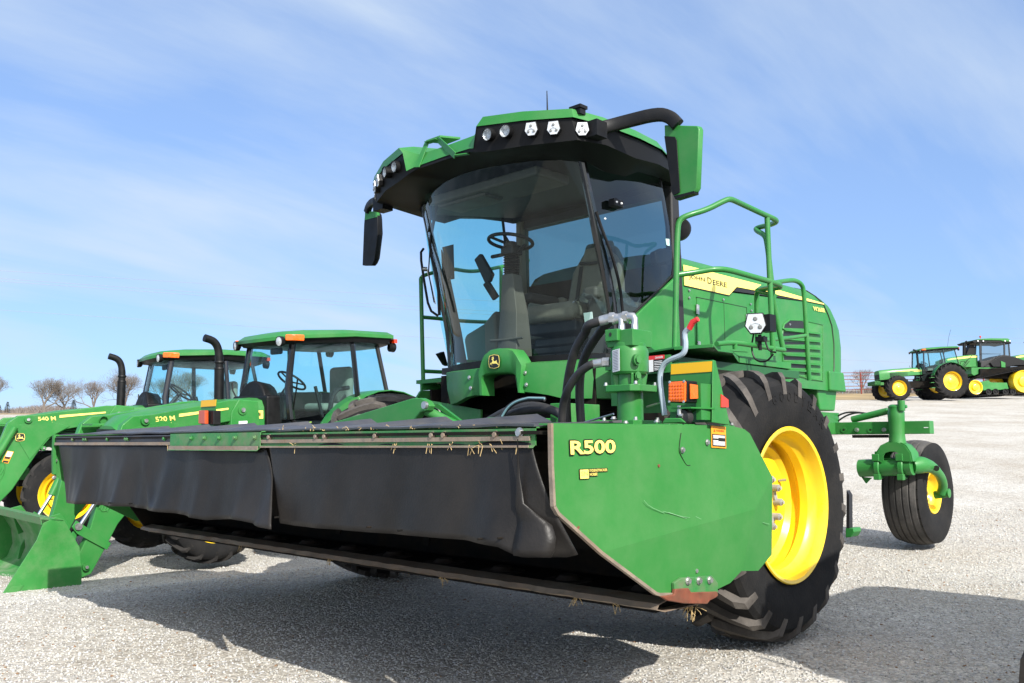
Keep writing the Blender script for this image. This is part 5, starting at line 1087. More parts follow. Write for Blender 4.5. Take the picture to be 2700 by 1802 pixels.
def caster(s):
    C_ = empty('caster', None, WR); px = .91
    def X(p): return V(p.x*s, p.y, p.z)
    m = MB(); m.lathe([(0, .085), (.03, .078), (.10, .072), (.24, .078), (.30, .080), (.33, .070), (.36, .075), (.38, .05)], (px*s, YP-.06, 1.145), (0, 0, 1), 24, caps=True)
    m.cyl(X(V(px+.07, YP-.1, 1.46)), X(V(px+.07, YP-.1, 1.56)), .035, seg=14); m.build('king_pin_tube', GREEN, C_, bevel=.004)
    m = MB(); rg = []
    for k_, (x_, zz, dy_) in enumerate([(-.19, .97, .085), (-.175, 1.05, .09), (-.13, 1.115, .085), (-.06, 1.15, .075), (.03, 1.155, .07), (.10, 1.12, .08), (.145, 1.05, .09), (.155, .97, .085)]):
        rg.append([X(V(px+x_, YP-.05-dy_, zz)), X(V(px+x_, YP-.05+dy_, zz))])
    m.loft(rg, closed=False, caps=False)
    for dy_ in (-1, 1):
        o_ = [(-.19, .97), (-.175, 1.05), (-.13, 1.115), (-.06, 1.15), (.03, 1.155), (.10, 1.12), (.145, 1.05), (.155, .97)]; i_ = [(-.11, .97), (-.11, 1.02), (-.09, 1.05), (-.05, 1.065), (.0, 1.065), (.035, 1.05), (.05, 1.01), (.05, .97)]
        a_ = [X(V(px+x_, YP-.05+dy_*.085, z_)) for x_, z_ in o_]; b_ = [X(V(px+x_, YP-.05+dy_*.085, z_)) for x_, z_ in i_]; m.loft([a_, b_], closed=False, caps=False)
    m.build('saddle', GREEN, C_, solid=.012, bevel=.003)
    m = MB(); m.cyl(X(P(6, 285, 930, 'y', YP-.05)), X(P(6, 620, 915, 'y', YP-.05)), .088, seg=28); m.build('cross_tube', GREEN, C_)
    m = MB()
    for u in (410, 560):
        p = P(6, u, 925, 'y', YP-.05); m.lathe([(-.03, .10), (-.02, .112), (.02, .112), (.03, .10)], X(p), (1, 0, 0), 24)
        m.box(X(p+V(0, -.07, .10)), (.07, .07, .07)); m.box(X(p+V(0, -.07, -.09)), (.06, .06, .06))
        m.cyl(X(p+V(0, -.07, .12)), X(p+V(0, -.07, .16)), .018, seg=6)
    m.slab([X(q) for q in PS(6, [(290, 985), (360, 990), (345, 1000), (320, 1028)], 'y', YP-.07)], (0, .03, 0)); m.build('clamp', GREEN, C_, bevel=.006)
    hx_ = P(6, 835, 1088, 'y', 4.9)
    path = [P(6, 610, 915, 'y', YP-.02), P(6, 680, 905, 'y', YP+.08), P(6, 745, 925, 'y', YP+.25), P(6, 795, 975, 'y', YP+.42), P(6, 815, 1040, 'y', YP+.54), P(6, 800, 1090, 'y', 4.86)]
    m = MB(); m.tube([X(p) for p in path], [.075, .085, .082, .078, .07, .065, .06, .055, .05, .045], 16, smooth=2); m.cyl(X(P(6, 760, 1100, 'y', 4.9)), X(P(6, 850, 1088, 'y', 4.9)), .040, seg=18); m.lathe([(-.005, .046), (.005, .046), (.008, .02), (.008, .001)], X(P(6, 850, 1088, 'y', 4.9)), (s, 0, 0), 20)
    m.build('fork_arm', GREEN, C_, ang=60)
    m = MB(); p = P(6, 770, 930, 'y', YP+.16); m.lathe([(0, .028), (.004, .028), (.004, .001)], X(p), (0, -1, .2), 16); m.build('arm_hole', DECALK, C_)
    wc = P(6, 655, 1083, 'y', 4.9)
    w = empty('caster_wheel', T(wc.x*s, 4.9, .115+.53) @ (Matrix.Identity(4) if s > 0 else RZ(pi)), C_)
    R, W_ = .535, .40; t = MB(); pr = [(-.36*W_, .21), (-.45*W_, .26), (-.5*W_, .36), (-.49*W_, .45), (-.44*W_, .505)]
    k = 5; gw = .80*W_/k
    for i in range(k):
        x0 = -.40*W_+i*gw; cr_ = lambda x: R-.028*(abs(x)/(.4*W_))**2
        pr += [(x0+.004, cr_(x0)-.014), (x0+.010, cr_(x0+.01)), (x0+gw-.010, cr_(x0+gw-.01)), (x0+gw-.004, cr_(x0+gw)-.014)]
    pr += [(.44*W_, .505), (.49*W_, .45), (.5*W_, .36), (.45*W_, .26), (.36*W_, .21)]
    t.lathe(pr[:5]+pr[-5:][:0], seg=64); t.lathe(pr[-6:], seg=64); t.lathe([pr[4]]+pr[5:-5]+[pr[-5]], seg=96, mi=1); t.build('tyre', [TYRE, TREAD2], w, ang=30)
    r = MB(); rim_mesh(r, W_, .205, .10); r.build('rim', YELLOW, w, ang=40)
    return C_
caster(1)
# second caster behind (mostly hidden): same parts mirrored
caster(-1)
mb = MB(); mb.box((1.33, .95, .66), (.04, .05, .95)); mb.box((1.42, .85, .20), (.10, .16, .05)); 
mb.v, mb.f, mb.m = [], [], []
pq = PS(6, [(198, 1070), (215, 1100), (216, 1310), (196, 1310)], 'y', 1.1); mb.slab(pq, (0, .05, 0)); mb.build('ladder_side', DKTRIM, WR)
mb = MB(); mb.slab(PS(6, [(190, 1310), (240, 1310), (245, 1335), (225, 1368), (190, 1372)], 'y', 1.1), (0, .12, 0)); mb.build('ladder_step', GREEN, WR, bevel=.006)
# ================================================================== TRACTORS
def pose(pos, yaw, pit=0, rol=0, S=1.0):
    return T(*pos) @ Matrix.Rotation(radians(yaw), 4, 'Z') @ Matrix.Rotation(radians(pit), 4, 'Y') @ Matrix.Rotation(radians(rol), 4, 'X') @ Matrix.Scale(S, 4)
YAXIS = lambda s: (Matrix.Rotation(pi/2, 4, 'Z') if s > 0 else Matrix.Rotation(-pi/2, 4, 'Z'))     # wheel +X outward -> +-y
def tractor(M, k, label, cat='tractor', group=None, duals=False, brand=True, interior=True, model=None):
    R_ = empty('tractor', M, None, label=label, cat=cat, group=group)
    wb, rr, rw, fr, fw_, tr, tf = k['wb'], k['rr'], k['rw'], k['fr'], k['fw'], k['tr'], k['tf']
    xr = k.get('xr', 0)
    # --- wheels
    for s in (1, -1):
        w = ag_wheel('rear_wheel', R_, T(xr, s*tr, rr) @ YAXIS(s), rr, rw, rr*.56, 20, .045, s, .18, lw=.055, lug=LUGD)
        if duals and s > 0:
            ag_wheel('rear_wheel', R_, T(xr, -tr-.55, rr) @ YAXIS(-1), rr, rw, rr*.56, 20, .045, 1, .18)
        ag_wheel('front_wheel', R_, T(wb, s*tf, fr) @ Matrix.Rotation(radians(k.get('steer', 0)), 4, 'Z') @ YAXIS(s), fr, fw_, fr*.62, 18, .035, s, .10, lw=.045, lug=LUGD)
    # --- hood
    hz, hw, hx0, hx1 = k['hz'], k['hw'], k['hx0'], k['hx1']
    def sec(x, z, w, zb): return [V(x, w, zb), V(x, w+.005, zb+(z-zb)*.55), V(x, w-.01, z-.11), V(x, w-.06, z-.03), V(x, w*.5, z), V(x, 0, z+.008), V(x, -w*.5, z), V(x, -w+.06, z-.03), V(x, -w+.01, z-.11), V(x, -w-.005, zb+(z-zb)*.55), V(x, -w, zb)]
    L = hx1-hx0; D_ = k.get('drop', 1.0); mb = MB()
    mb.loft([sec(hx0, hz, hw, hz-.42), sec(hx0+.3*L, hz-.03*D_, hw*.98, hz-.45), sec(hx0+.65*L, hz-.10*D_, hw*.94, hz-.58), sec(hx0+.92*L, hz-.19*D_, hw*.88, hz-.64), sec(hx1, hz-.30*D_, hw*.80, hz-.64)], closed=False, caps=False); mb.sheet(sec(hx1, hz-.30*D_, hw*.80, hz-.64)); mb.sheet(sec(hx0, hz, hw, hz-.42)[::-1])
    hood = mb.build('hood', GREEN, R_, ang=40)
    mb = MB(); mb.box((hx0-.11, 0, hz-.20), (.22, hw*2+.10, .46)); mb.cyl((hx0-.22, 0, hz-.15), (hx0, 0, hz-.12), hw*.92, hw*.95, 24); mb.build('cowl', BLACKP, R_, bevel=.03)
    mb = MB()
    for s in (1, -1):
        for i in range(7): mb.box((hx0+.55*L+.0, s*(hw*.97), hz-.28-.035*i), (.42*L, .012, .012))
    mb.box((hx1+.005, 0, hz-.46), (.02, hw*1.3, .26)); mb.build('grille', BLACKP, hood)
    mb = MB()
    for s in (1, -1):
        a, b = hx0+.02, hx0+.62*L; y = hw+.004
        f = [V(a, s*y, hz-.10-.05), V(a, s*(y+.002), hz-.245), V(a+.16*L, s*(y+.002), hz-.245), V(a+.22*L, s*y, hz-.21), V(b, s*(y*.965), hz-.20), V(b, s*(y*.965), hz-.185), V(a+.3*L, s*(y*.99), hz-.135)]
        mb.sheet(f if s < 0 else f[::-1])
    st = mb.build('yellow_stripe', DECALY, hood, smooth=False, solid=.003, off=0)
    if brand:
        mb = MB(); o_ = V(hx0+.28*L, hw+.007, hz-.228); text_on(mb, 'JOHN DEERE', o_, V(-.25*L, 0, 0), V(0, .002, .055), .03, .002); mb.build('lettering', DECALK, hood, smooth=False)
    mb = MB(); mb.box(((wb+xr)/2+.1, 0, rr*.95), (wb-xr+.5, .34, .36)); mb.box((xr+.35, 0, rr*1.05), (.9, .55, .6)); mb.box((wb+.1, 0, fr*1.35), (.8, .40, .22)); mb.build('chassis', DARK, R_)
    mb = MB(); mb.box((wb, 0, fr), (.14, tf*2-.3, .14)); mb.cyl((xr, -tr+.1, rr), (xr, tr-.1, rr), .13, seg=16); mb.box((hx1-.02, 0, fr*1.45), (.5, .42, .16)); mb.build('axle', GREENF, R_, bevel=.01)
    # --- cab
    cz, zb = k['cz'], k['zb']; xa, xb, xc, yf, yr_ = k['xa'], k['xb'], k['xc'], k['yf'], k['yr']
    CB = empty('cab', None, R_)
    A = {s: (V(xa, s*yf, cz), V(xa+.08, s*(yf+.03), zb+.25), V(xa+.05, s*(yf+.06), zb-.12)) for s in (1, -1)}
    Bp = {s: (V(xb, s*yr_, cz), V(xb-.06, s*(yr_+.05), zb)) for s in (1, -1)}
    Cp = {s: (V(xc, s*(yr_-.06), cz), V(xc-.17, s*(yr_-.02), zb+.05)) for s in (1, -1)}
    for s in (1, -1):
        m = MB(); m.tube(A[s], [.042, .042, .05], 8); m.build('pillar', BLACKG, CB); m = MB(); m.tube(Bp[s], [.032, .036], 8); m.build('pillar', BLACKG, CB); m = MB(); m.tube(Cp[s], .028, 8); m.build('pillar', DKTRIM, CB)
        m = MB(); m.tube([A[s][2], V(xa-.1, s*(yf+.08), zb-.25), V(xb, s*(yr_+.03), zb-.22), Bp[s][1], Cp[s][1]], .026, 8); m.build('door_frame', BLACKP, CB)
        m = MB(); m.loft([[A[s][0], A[s][1], A[s][2]], [Bp[s][0], (Bp[s][0]+Bp[s][1])/2, Bp[s][1]]], closed=False, caps=False); m.build('door_glass', GLASST, CB)
        m = MB(); m.sheet([Bp[s][0], Bp[s][1], Cp[s][1], Cp[s][0]]); m.build('side_glass', GLASST, CB)
    nn = 10
    def front(i, h): 
        t = i/nn; y = -yf+2*yf*t; a = A[1][h]; return V(a.x+.12*(1-(2*t-1)**2), y*abs(a.y)/yf, a.z)
    m = MB(); m.loft([[front(i, 0) for i in range(nn+1)], [front(i, 1) for i in range(nn+1)], [front(i, 2) for i in range(nn+1)]], closed=False, caps=False); m.build('windshield', GLASST, CB, ang=180)
    m = MB(); m.sheet([Cp[1][0], Cp[1][1], Cp[-1][1], Cp[-1][0]]); m.build('rear_glass', GLASST, CB)
    def loop(g, z, q=0): return [V(xa+.22-q, 0, z), V(xa+.20-q, yf*.9-q, z), V(xa+.03-q, yf+.16-q, z), V(xb, yr_+.08-q, z), V(xc-.16+q, yr_+.08-q, z), V(xc-.30+q, yr_-.10-q, z), V(xc-.36+q, 0, z),
                                 V(xc-.30+q, -yr_+.10+q, z), V(xc-.16+q, -yr_-.08+q, z), V(xb, -yr_-.08+q, z), V(xa+.03-q, -yf-.16+q, z), V(xa+.20-q, -yf*.9+q, z)]
    def slope(lp, a): return [V(p.x, p.y, p.z-a*max(0, (p.x-xb)/(xa+.22-xb))**1.5) for p in lp]
    m = MB(); m.loft([slope(loop(0, cz+.09), .07), slope(loop(0, cz+.13, .0), .07), slope(loop(0, cz+.17, .06), .06), slope(loop(0, cz+.19, .25), .05)]); m.build('roof', GREEN, CB, ang=40, fixn=True)
    m = MB(); m.loft([slope(loop(0, cz-.02, .14), .0), slope(loop(0, cz+.02, .05), .05), slope(loop(0, cz+.092, .02), .07)]); m.build('roof_fascia', BLACKP, CB, ang=40)
    for s in (1, -1):
        p = V(xa+.20, s*(yf+.02), cz+.005)
        M2 = place(p, (1, s*.15, -.05)); q = MB(); q.lathe([(-.07, .03), (-.05, .058), (.0, .062), (.006, .056)], (0, 0, 0), (0, 0, 1), 20, M2); o = q.build('work_lamp', BLACKP, CB)
        q = MB(); q.lathe([(.010, .001), (.006, .03), (.0, .055)], (0, 0, 0), (0, 0, 1), 20, M2); q.build('lens', SILVERL, o)
        q = MB(); q.loft([[V(xa+.16, s*(yf+.09), cz+.085-dz), V(xa+.10, s*(yf+.155), cz+.085-dz), V(xa-.05, s*(yf+.18), cz+.085-dz), V(xa-.05, s*(yf+.10), cz+.085-dz)] for dz in (0, .075)]); q.build('turn_signal', ORANGE, CB, bevel=.01)
        q = MB(); q.lathe([(-.06, .03), (-.04, .06), (.02, .06), (.03, .01)], V(xc-.22, s*(yr_-.02), cz-.02), (-1, 0, -.1), 16); q.build('work_lamp', BLACKP, CB)
        q = MB(); q.box((xc-.22, s*(yr_), cz+.06), (.05, .10, .05)); q.build('tail_signal', REDL, CB)
        # fender
        q = MB(); fz = rr; pts = []
        for a in np.linspace(radians(20), radians(150), 12): pts.append((xr+(rr+.09)*cos(a), fz+(rr+.09)*sin(a)))
        q.loft([[V(x, s*(tr+rw*.30), z) for x, z in pts], [V(x, s*(yr_-.15), z) for x, z in pts]], closed=False, caps=False); q.build('fender', GREEN, R_, solid=.01)
        q = MB(); q.sheet([V(x, s*(yr_-.14), z) for x, z in pts]+[V(xr-.6, s*(yr_-.14), rr*1.0), V(xr+.6, s*(yr_-.14), rr*.9)]); q.build('fender_wall', DKTRIM, R_)
        q = MB(); q.tube([V(xa+.05, s*(yf+.1), zb+.0), V(xa+.1, s*(yf+.25), zb+.25), V(xa+.1, s*(yf+.27), zb+.35)], .01, 6); q.build('grab_rail', BLACKP, R_); q = MB(); 
        for j in range(3): q.box((xa-.25, s*(yr_+.0), zb-.50-.28*j), (.28, .22, .025))
        q.bar(V(xa-.40, s*(yr_+.1), zb-.45), V(xa-.40, s*(yr_+.1), zb-1.08), .03, .02, (1, 0, 0)); q.build('step', GREENF, R_)
    # interior
    if interior:
        q = MB(); q.box((xa-.05, 0, zb+.02), (.22, .34, .32)); q.box((xb-.15, 0, zb-.25), (.7, 1.0, .2)); q.build('dashboard', DKTRIM, CB, bevel=.04)
        sm = empty('seat', None, CB)
        q = MB(); q.box((xb-.13, 0, zb+.02), (.46, .48, .11)); q.box((xb-.34, 0, zb+.30), (.12, .44, .50), Matrix.Identity(4)); q.build('seat_cushion', SEATM, sm, bevel=.05)
        q = MB(); q.tube([V(xb+.02, .26, zb-.02), V(xb-.02, .30, zb+.24), V(xb-.24, .30, zb+.27)], .03, 8, smooth=1); q.tube([V(xb+.18, .34, zb-.1), V(xb+.30, .36, zb+.28)], .022, 6); q.build('armrest', DKTRIM, CB)
        Mq = T(xa-.30, 0, zb+.36) @ Matrix.Rotation(radians(-35), 4, 'Y'); q = MB(); q.tube([Mq @ V(.19*cos(a), .19*sin(a), 0) for a in np.linspace(0, 2*pi, 33)[:-1]], .014, 8, closed=True)
        for a in (0, 2.1, 4.2): q.tube([Mq @ V(.19*cos(a), .19*sin(a), 0), Mq @ V(0, 0, -.02)], .010, 6)
        q.tube([Mq @ V(0, 0, -.02), V(xa-.1, 0, zb+.1)], .03, 8); q.build('steering_wheel', DKTRIM, CB)
        q = MB(); q.box((xb, -yr_+.25, zb+.10), (.6, .22, .25)); q.build('side_console', BEIGET, CB, bevel=.04)
        q = MB(); q.sheet([V(p.x*.95, p.y*.93, cz+.0) for p in loop(0, cz, .12)]); q.build('headliner', TRIM, CB)
        q = MB(); q.box((xa-.05, .05, cz-.08), (.05, .24, .08)); q.build('interior_mirror', DKTRIM, CB, bevel=.02)
    # exhaust
    ex, ey = k['ex'], k['ey']; q = MB()
    q.tube([V(ex, ey, hz-.15), V(ex, ey, cz-.28)], .060, 18); q.tube([V(ex, ey, cz-.30), V(ex, ey, cz-.16), V(ex+.02, ey, cz-.02), V(ex+.08, ey, cz+.06), V(ex+.20, ey, cz+.09)], [.05, .05, .052, .052, .050, .048], 16, smooth=2)
    for z in (cz-.30, cz-.22): q.lathe([(0, .058), (.012, .064), (.03, .058)], (ex, ey, z), (0, 0, 1), 18)
    q.build('exhaust_stack', BLACKP, R_)
    return R_
K5 = dict(wb=2.15, rr=.88, rw=.46, fr=.56, fw=.34, tr=.80, tf=.80, hz=1.76, hw=.36, hx0=1.27, hx1=2.95, cz=2.42, zb=1.62, xa=.98, xb=.27, xc=-.15, yf=.50, yr=.72, ex=1.40, ey=-.50, xr=-.15)
M520 = pose((-4.811, 1.641, .061), 270, 2.2, -1.2, .93)
M540 = pose((-7.604, 1.322, -.047), 262, 0, 0, .93) @ T(-.28, 0, .07)
ARM = [(1.60, 1.73), (1.85, 1.73), (2.30, 1.655), (2.72, 1.585), (2.92, 1.57), (3.03, 1.48), (3.12, 1.20), (3.22, .90), (3.28, .62), (3.34, .40), (3.44, .20), (3.47, .06), (3.40, -.01), (3.30, .02), (3.17, .25), (3.05, .48), (2.93, .62), (2.66, 1.10), (2.52, 1.29), (2.34, 1.40), (2.05, 1.46), (1.66, 1.52), (1.56, 1.62)]
def loader(root, num, bucket):
    Lr = empty('front_loader', None, root)
    for s in (1, -1):
        q = MB(); q.slab([V(x, s*.55-.05, z) for x, z in ARM], (0, .10, 0)); bm_ = q.build('loader_arm', GREEN, Lr, bevel=.012)
        # side emboss (second plate)
        q = MB(); q.slab([V(2.30, s*.605-.004, 1.44), V(2.62, s*.605-.004, 1.52), V(2.90, s*.605-.004, 1.45), V(2.93, s*.605-.004, 1.30), V(2.75, s*.605-.004, 1.0), V(2.56, s*.605-.004, 1.28)], (0, .008, 0)); q.build('knee_plate', GREEN, Lr, bevel=.003)
        q = MB(); q.slab([V(1.50, s*.55-.07, 1.72), V(1.74, s*.55-.07, 1.74), V(1.83, s*.55-.07, 1.60), V(1.86, s*.55-.07, 1.1), V(1.78, s*.55-.07, .75), V(1.50, s*.55-.07, .75), V(1.46, s*.55-.07, 1.3)], (0, .14, 0)); q.build('loader_tower', GREEN, Lr, bevel=.012)
        for (x, z, r) in ((1.70, 1.62, .055), (2.80, 1.52, .045), (3.36, .10, .035), (2.60, 1.15, .03)):
            q = MB(); q.lathe([(-.09, r), (.085, r), (.085, r*.55), (.095, r*.55), (.095, .001)], (x, s*.55, z), (0, s, 0), 20); q.build('pivot_boss', GREEN, Lr); q = MB(); q.cyl((x, s*.646, z), (x, s*.655, z), r*.45, seg=14); q.build('grease_pin', STEEL, Lr)
        q = MB(); q.cyl((2.86, s*.55, 1.40) if 0 else (2.95, s*.66, 1.42), (3.28, s*.62, .72), .040, seg=18); q.build('tilt_cylinder', GREEN, Lr)
        q = MB(); q.cyl((3.28, s*.62, .72), (3.42, s*.60, .50), .020, seg=14); q.build('cylinder_rod', CHROME, Lr)
        q = MB(); q.cyl((1.80, s*.55, .95), (2.35, s*.55, 1.22), .038, seg=16); q.build('lift_cylinder', GREEN, Lr)
        # bellcrank, link
        q = MB(); q.slab([V(3.46, s*.60, .56), V(3.38, s*.60, .50), V(3.24, s*.60, .40), V(3.12, s*.60, .30), V(3.16, s*.60, .24), V(3.30, s*.60, .33), V(3.45, s*.60, .43), V(3.50, s*.60, .50)], (0, .02, 0)); q.build('bellcrank', GREEN, Lr, bevel=.004)
        q = MB(); q.cyl((3.44, s*.585, .50), (3.44, s*.635, .50), .035, seg=16); q.build('pivot_boss', STEEL, Lr)
        q = MB(); q.slab([V(3.42, s*.57, .47), V(3.48, s*.57, .45), V(3.60, s*.57, .20), V(3.62, s*.57, .08), V(3.54, s*.57, .10)], (0, .02, 0)); q.slab([V(3.70, s*.57, .62), V(3.60, s*.57, .64), V(3.50, s*.57, .50), V(3.56, s*.57, .36), V(3.62, s*.57, .34)], (0, .02, 0)); q.build('bucket_link', GREEN, Lr, bevel=.004)
    q = MB(); q.cyl((2.78, -.55, 1.30), (2.78, .55, 1.30), .07, seg=20); q.box((2.86, -.30, 1.48), (.36, .30, .02)); q.build('cross_tube', GREEN, Lr)
    if num:
        y = .604; q = MB()
        f = [V(2.43, y, 1.585), V(2.43, y, 1.552), V(1.86, y, 1.625), V(1.86, y, 1.645)]; q.slab(f, (0, .002, 0)); q.build('arm_stripe', DECALY, Lr, smooth=False)
        q = MB(); o_ = V(2.68, y+.002, 1.505); text_on(q, num+' M', o_, V(-.21, 0, .012), V(.010, 0, .052), .016, .001); rect_on(q, V(2.68, y+.002, 1.468), V(-.17, 0, .010), V(0, 0, .018), 0, 0, .32, 1, .001); rect_on(q, V(2.68, y+.002, 1.468), V(-.17, 0, .010), V(0, 0, .018), .32, .45, 1, 1, .001); q.build('lettering', DECALY, Lr, smooth=False)
        emblem('leaping_deer_emblem', V(2.93, y+.010, 1.24), V(-.105, 0, .004), V(.004, 0, .10), Lr, .001)
        q = MB(); o_ = V(3.07, y+.002, .97); U = V(-.075, 0, -.012); W = V(-.055, 0, .15); rect_on(q, o_, U, W, 0, 0, 1, 1, .001, 0); rect_on(q, o_, U, W, .1, .55, .9, .95, .002, 1); rect_on(q, o_, U, W, .1, .35, .9, .52, .002, 2); rect_on(q, o_, U, W, .1, .04, .9, .2, .002, 2); q.build('warning_sticker', [WARNO, WHITE, DECALK], Lr, smooth=False)
        # stamped step plate
        ax = V(.30, 0, -.68).normalized(); pc_ = V(3.13, y, .80); n1_ = V(0, 0, 0)
        q = MB(); side = V(.91, 0, .40).normalized()
        ov = [pc_+ax*(.19*sin(a) if abs(sin(a)) > .5 else .19*sin(a))+side*.075*cos(a) for a in np.linspace(0, 2*pi, 25)[:-1]]; q.tube(ov, .006, 6, closed=True); q.build('step_plate', GREEN, Lr)
        q = MB()
        for dx_ in (-.045, -.015, .015, .045):
            for dz_ in (-.12, .0, .10): c = pc_+side*dx_+ax*dz_; q.tube([c, c+ax*.08], .006, 6)
        q.build('step_rib', GREEN, Lr)
    if bucket:
        BK = empty('bucket', None, Lr)
        side_ = [(3.88, .605), (3.77, .65), (3.70, .62), (3.555, .35), (3.53, .10), (3.53, -.02), (4.15, -.03), (4.22, -.01), (3.93, .46)]
        for s in (1, -1): q = MB(); q.slab([V(x, s*.98, z) for x, z in side_], (0, -s*.012, 0)); q.build('bucket_side', GREENF, BK, bevel=.003)
        prof = [(4.30, -.035), (3.95, -.02), (3.72, .0), (3.60, .07), (3.55, .20), (3.57, .36), (3.66, .52), (3.72, .60)]
        q = MB(); q.loft([[V(x, .965, z) for x, z in prof], [V(x, .3, z) for x, z in prof], [V(x, -.3, z) for x, z in prof], [V(x, -.965, z) for x, z in prof]], closed=False, caps=False); q.build('bucket_shell', mat('scuffed_bucket_paint', (.035, .20, .045), .45, noise=.15, nscale=4, dirt=(.30, .30, .24), dirt_amt=.9, dscale=2.6), BK, ang=60, solid=.012)
        q = MB(); q.slab([V(3.70, -.98, .60), V(3.70, .98, .60), V(3.90, .98, .64), V(3.90, -.98, .64)], (0, 0, .02)); q.slab([V(3.90, -.98, .665), V(3.90, .98, .665), V(3.885, .98, .59), V(3.885, -.98, .59)], (.01, 0, 0)); q.build('bucket_lip', GREENW, BK, bevel=.004)
        q = MB(); q.slab([V(4.20, -.99, -.045), V(4.20, .99, -.045), V(4.36, .99, -.045), V(4.36, -.99, -.045)], (0, 0, .014)); q.build('cutting_edge', RUST, BK)
        q = MB(); q.slab([V(4.03, .982, .075), V(4.13, .982, .07), V(4.20, .982, -.012), V(4.10, .982, -.02)], (0, .006, 0)); q.build('wear_plate', GREENF, BK, bevel=.002)
    return Lr
t520 = tractor(M520, K5, 'cab tractor with the 520 M loader and a bucket, right behind the mower header', group='parked loader tractors')
loader(t520, '520', True)
t540 = tractor(M540, dict(K5, wb=2.30, steer=-24), 'leftmost green cab tractor, with the 540 M loader, behind the 520 M one', group='parked loader tractors')
loader(t540, '540', False)
# hydraulic valve, labels on the 520 tower; slow-moving lamp standing up left of the header
q = MB(); q.slab(PS(4, [(1265, 585), (1310, 583), (1310, 612), (1265, 614)], 'y', .63, M520), (0, .003, 0)); q.build('paper_label', WHITE, t520)
q = MB(); q.slab(PS(4, [(1232, 610), (1262, 610), (1262, 645), (1232, 645)], 'y', .63, M520), (0, .003, 0)); q.build('paper_label', WHITE, t520)
q = MB(); q.tube(PS(4, [(1285, 632), (1310, 628), (1335, 606)], 'y', .66, M520), .012, 8); q.build('valve_lever', STEEL, t520)
hose('control_hose', [M520.inverted() @ (M520 @ p) for p in PS(5, [(770, 1180), (800, 1150), (840, 1155), (865, 1150)], 'y', .5, M520)], .008, mat('yellow_green_hose', (.35, .45, .08), .5), t520)
# left warning lamp of the header on its post
LB = MB(); f = PS(4, [(1065, 475), (1148, 468), (1140, 530), (1128, 640), (1075, 640), (1065, 600)], 'y', -1.5); LB.slab(f, (0, .008, 0)); lb = LB.build('lamp_bracket', GREENF, WR)
q = MB(); q.slab(PS(4, [(1068, 476), (1147, 470), (1144, 505), (1065, 510)], 'y', -1.503), (0, -.003, 0)); q.build('reflector_strip', REFL, lb)
q = MB(); q.slab(PS(4, [(1052, 528), (1085, 528), (1085, 600), (1050, 598)], 'y', -1.58), (0, .03, 0)); q.build('orange_lens', mat('dull_orange_lens', (.45, .06, .01), .3, coat=.4), lb, bevel=.004)
q = MB(); q.slab([p+V(.004, .02, 0) for p in PS(4, [(1052, 526), (1116, 528), (1116, 604), (1050, 602)], 'y', -1.56)], (0, .06, 0)); q.build('lamp_housing', BLACKP, lb, bevel=.006)

# --- far row-crop tractor
def on_ground(x, y, dz=0): return (x, y, terr(x, y)+dz)
K7 = dict(wb=3.0, rr=.97, rw=.50, fr=.70, fw=.40, tr=.85, tf=.82, hz=1.86, hw=.40, hx0=1.35, hx1=3.75, cz=2.75, zb=1.72, xa=1.25, xb=.25, xc=-.45, yf=.62, yr=.80, ex=1.50, ey=.35, xr=0, drop=.4)
M7 = pose(on_ground(-13.3, 48.0), 227.5, 2.2, .8)
t7 = tractor(M7, K7, 'distant green tractor with yellow rims, left of the tracked one, parked across the lot', duals=True)
q = MB(); 
for i in range(3): q.box((3.95+.0*i, 0, 1.05), (.35, .9, .22))
q.build('front_weight', GREEN, t7, bevel=.02)
q = MB(); q.tube([V(-.2, .5, 2.9), V(-.35, .5, 3.5), V(-.5, .5, 3.9)], .008, 5); q.build('whip_antenna', BLACKP, t7)

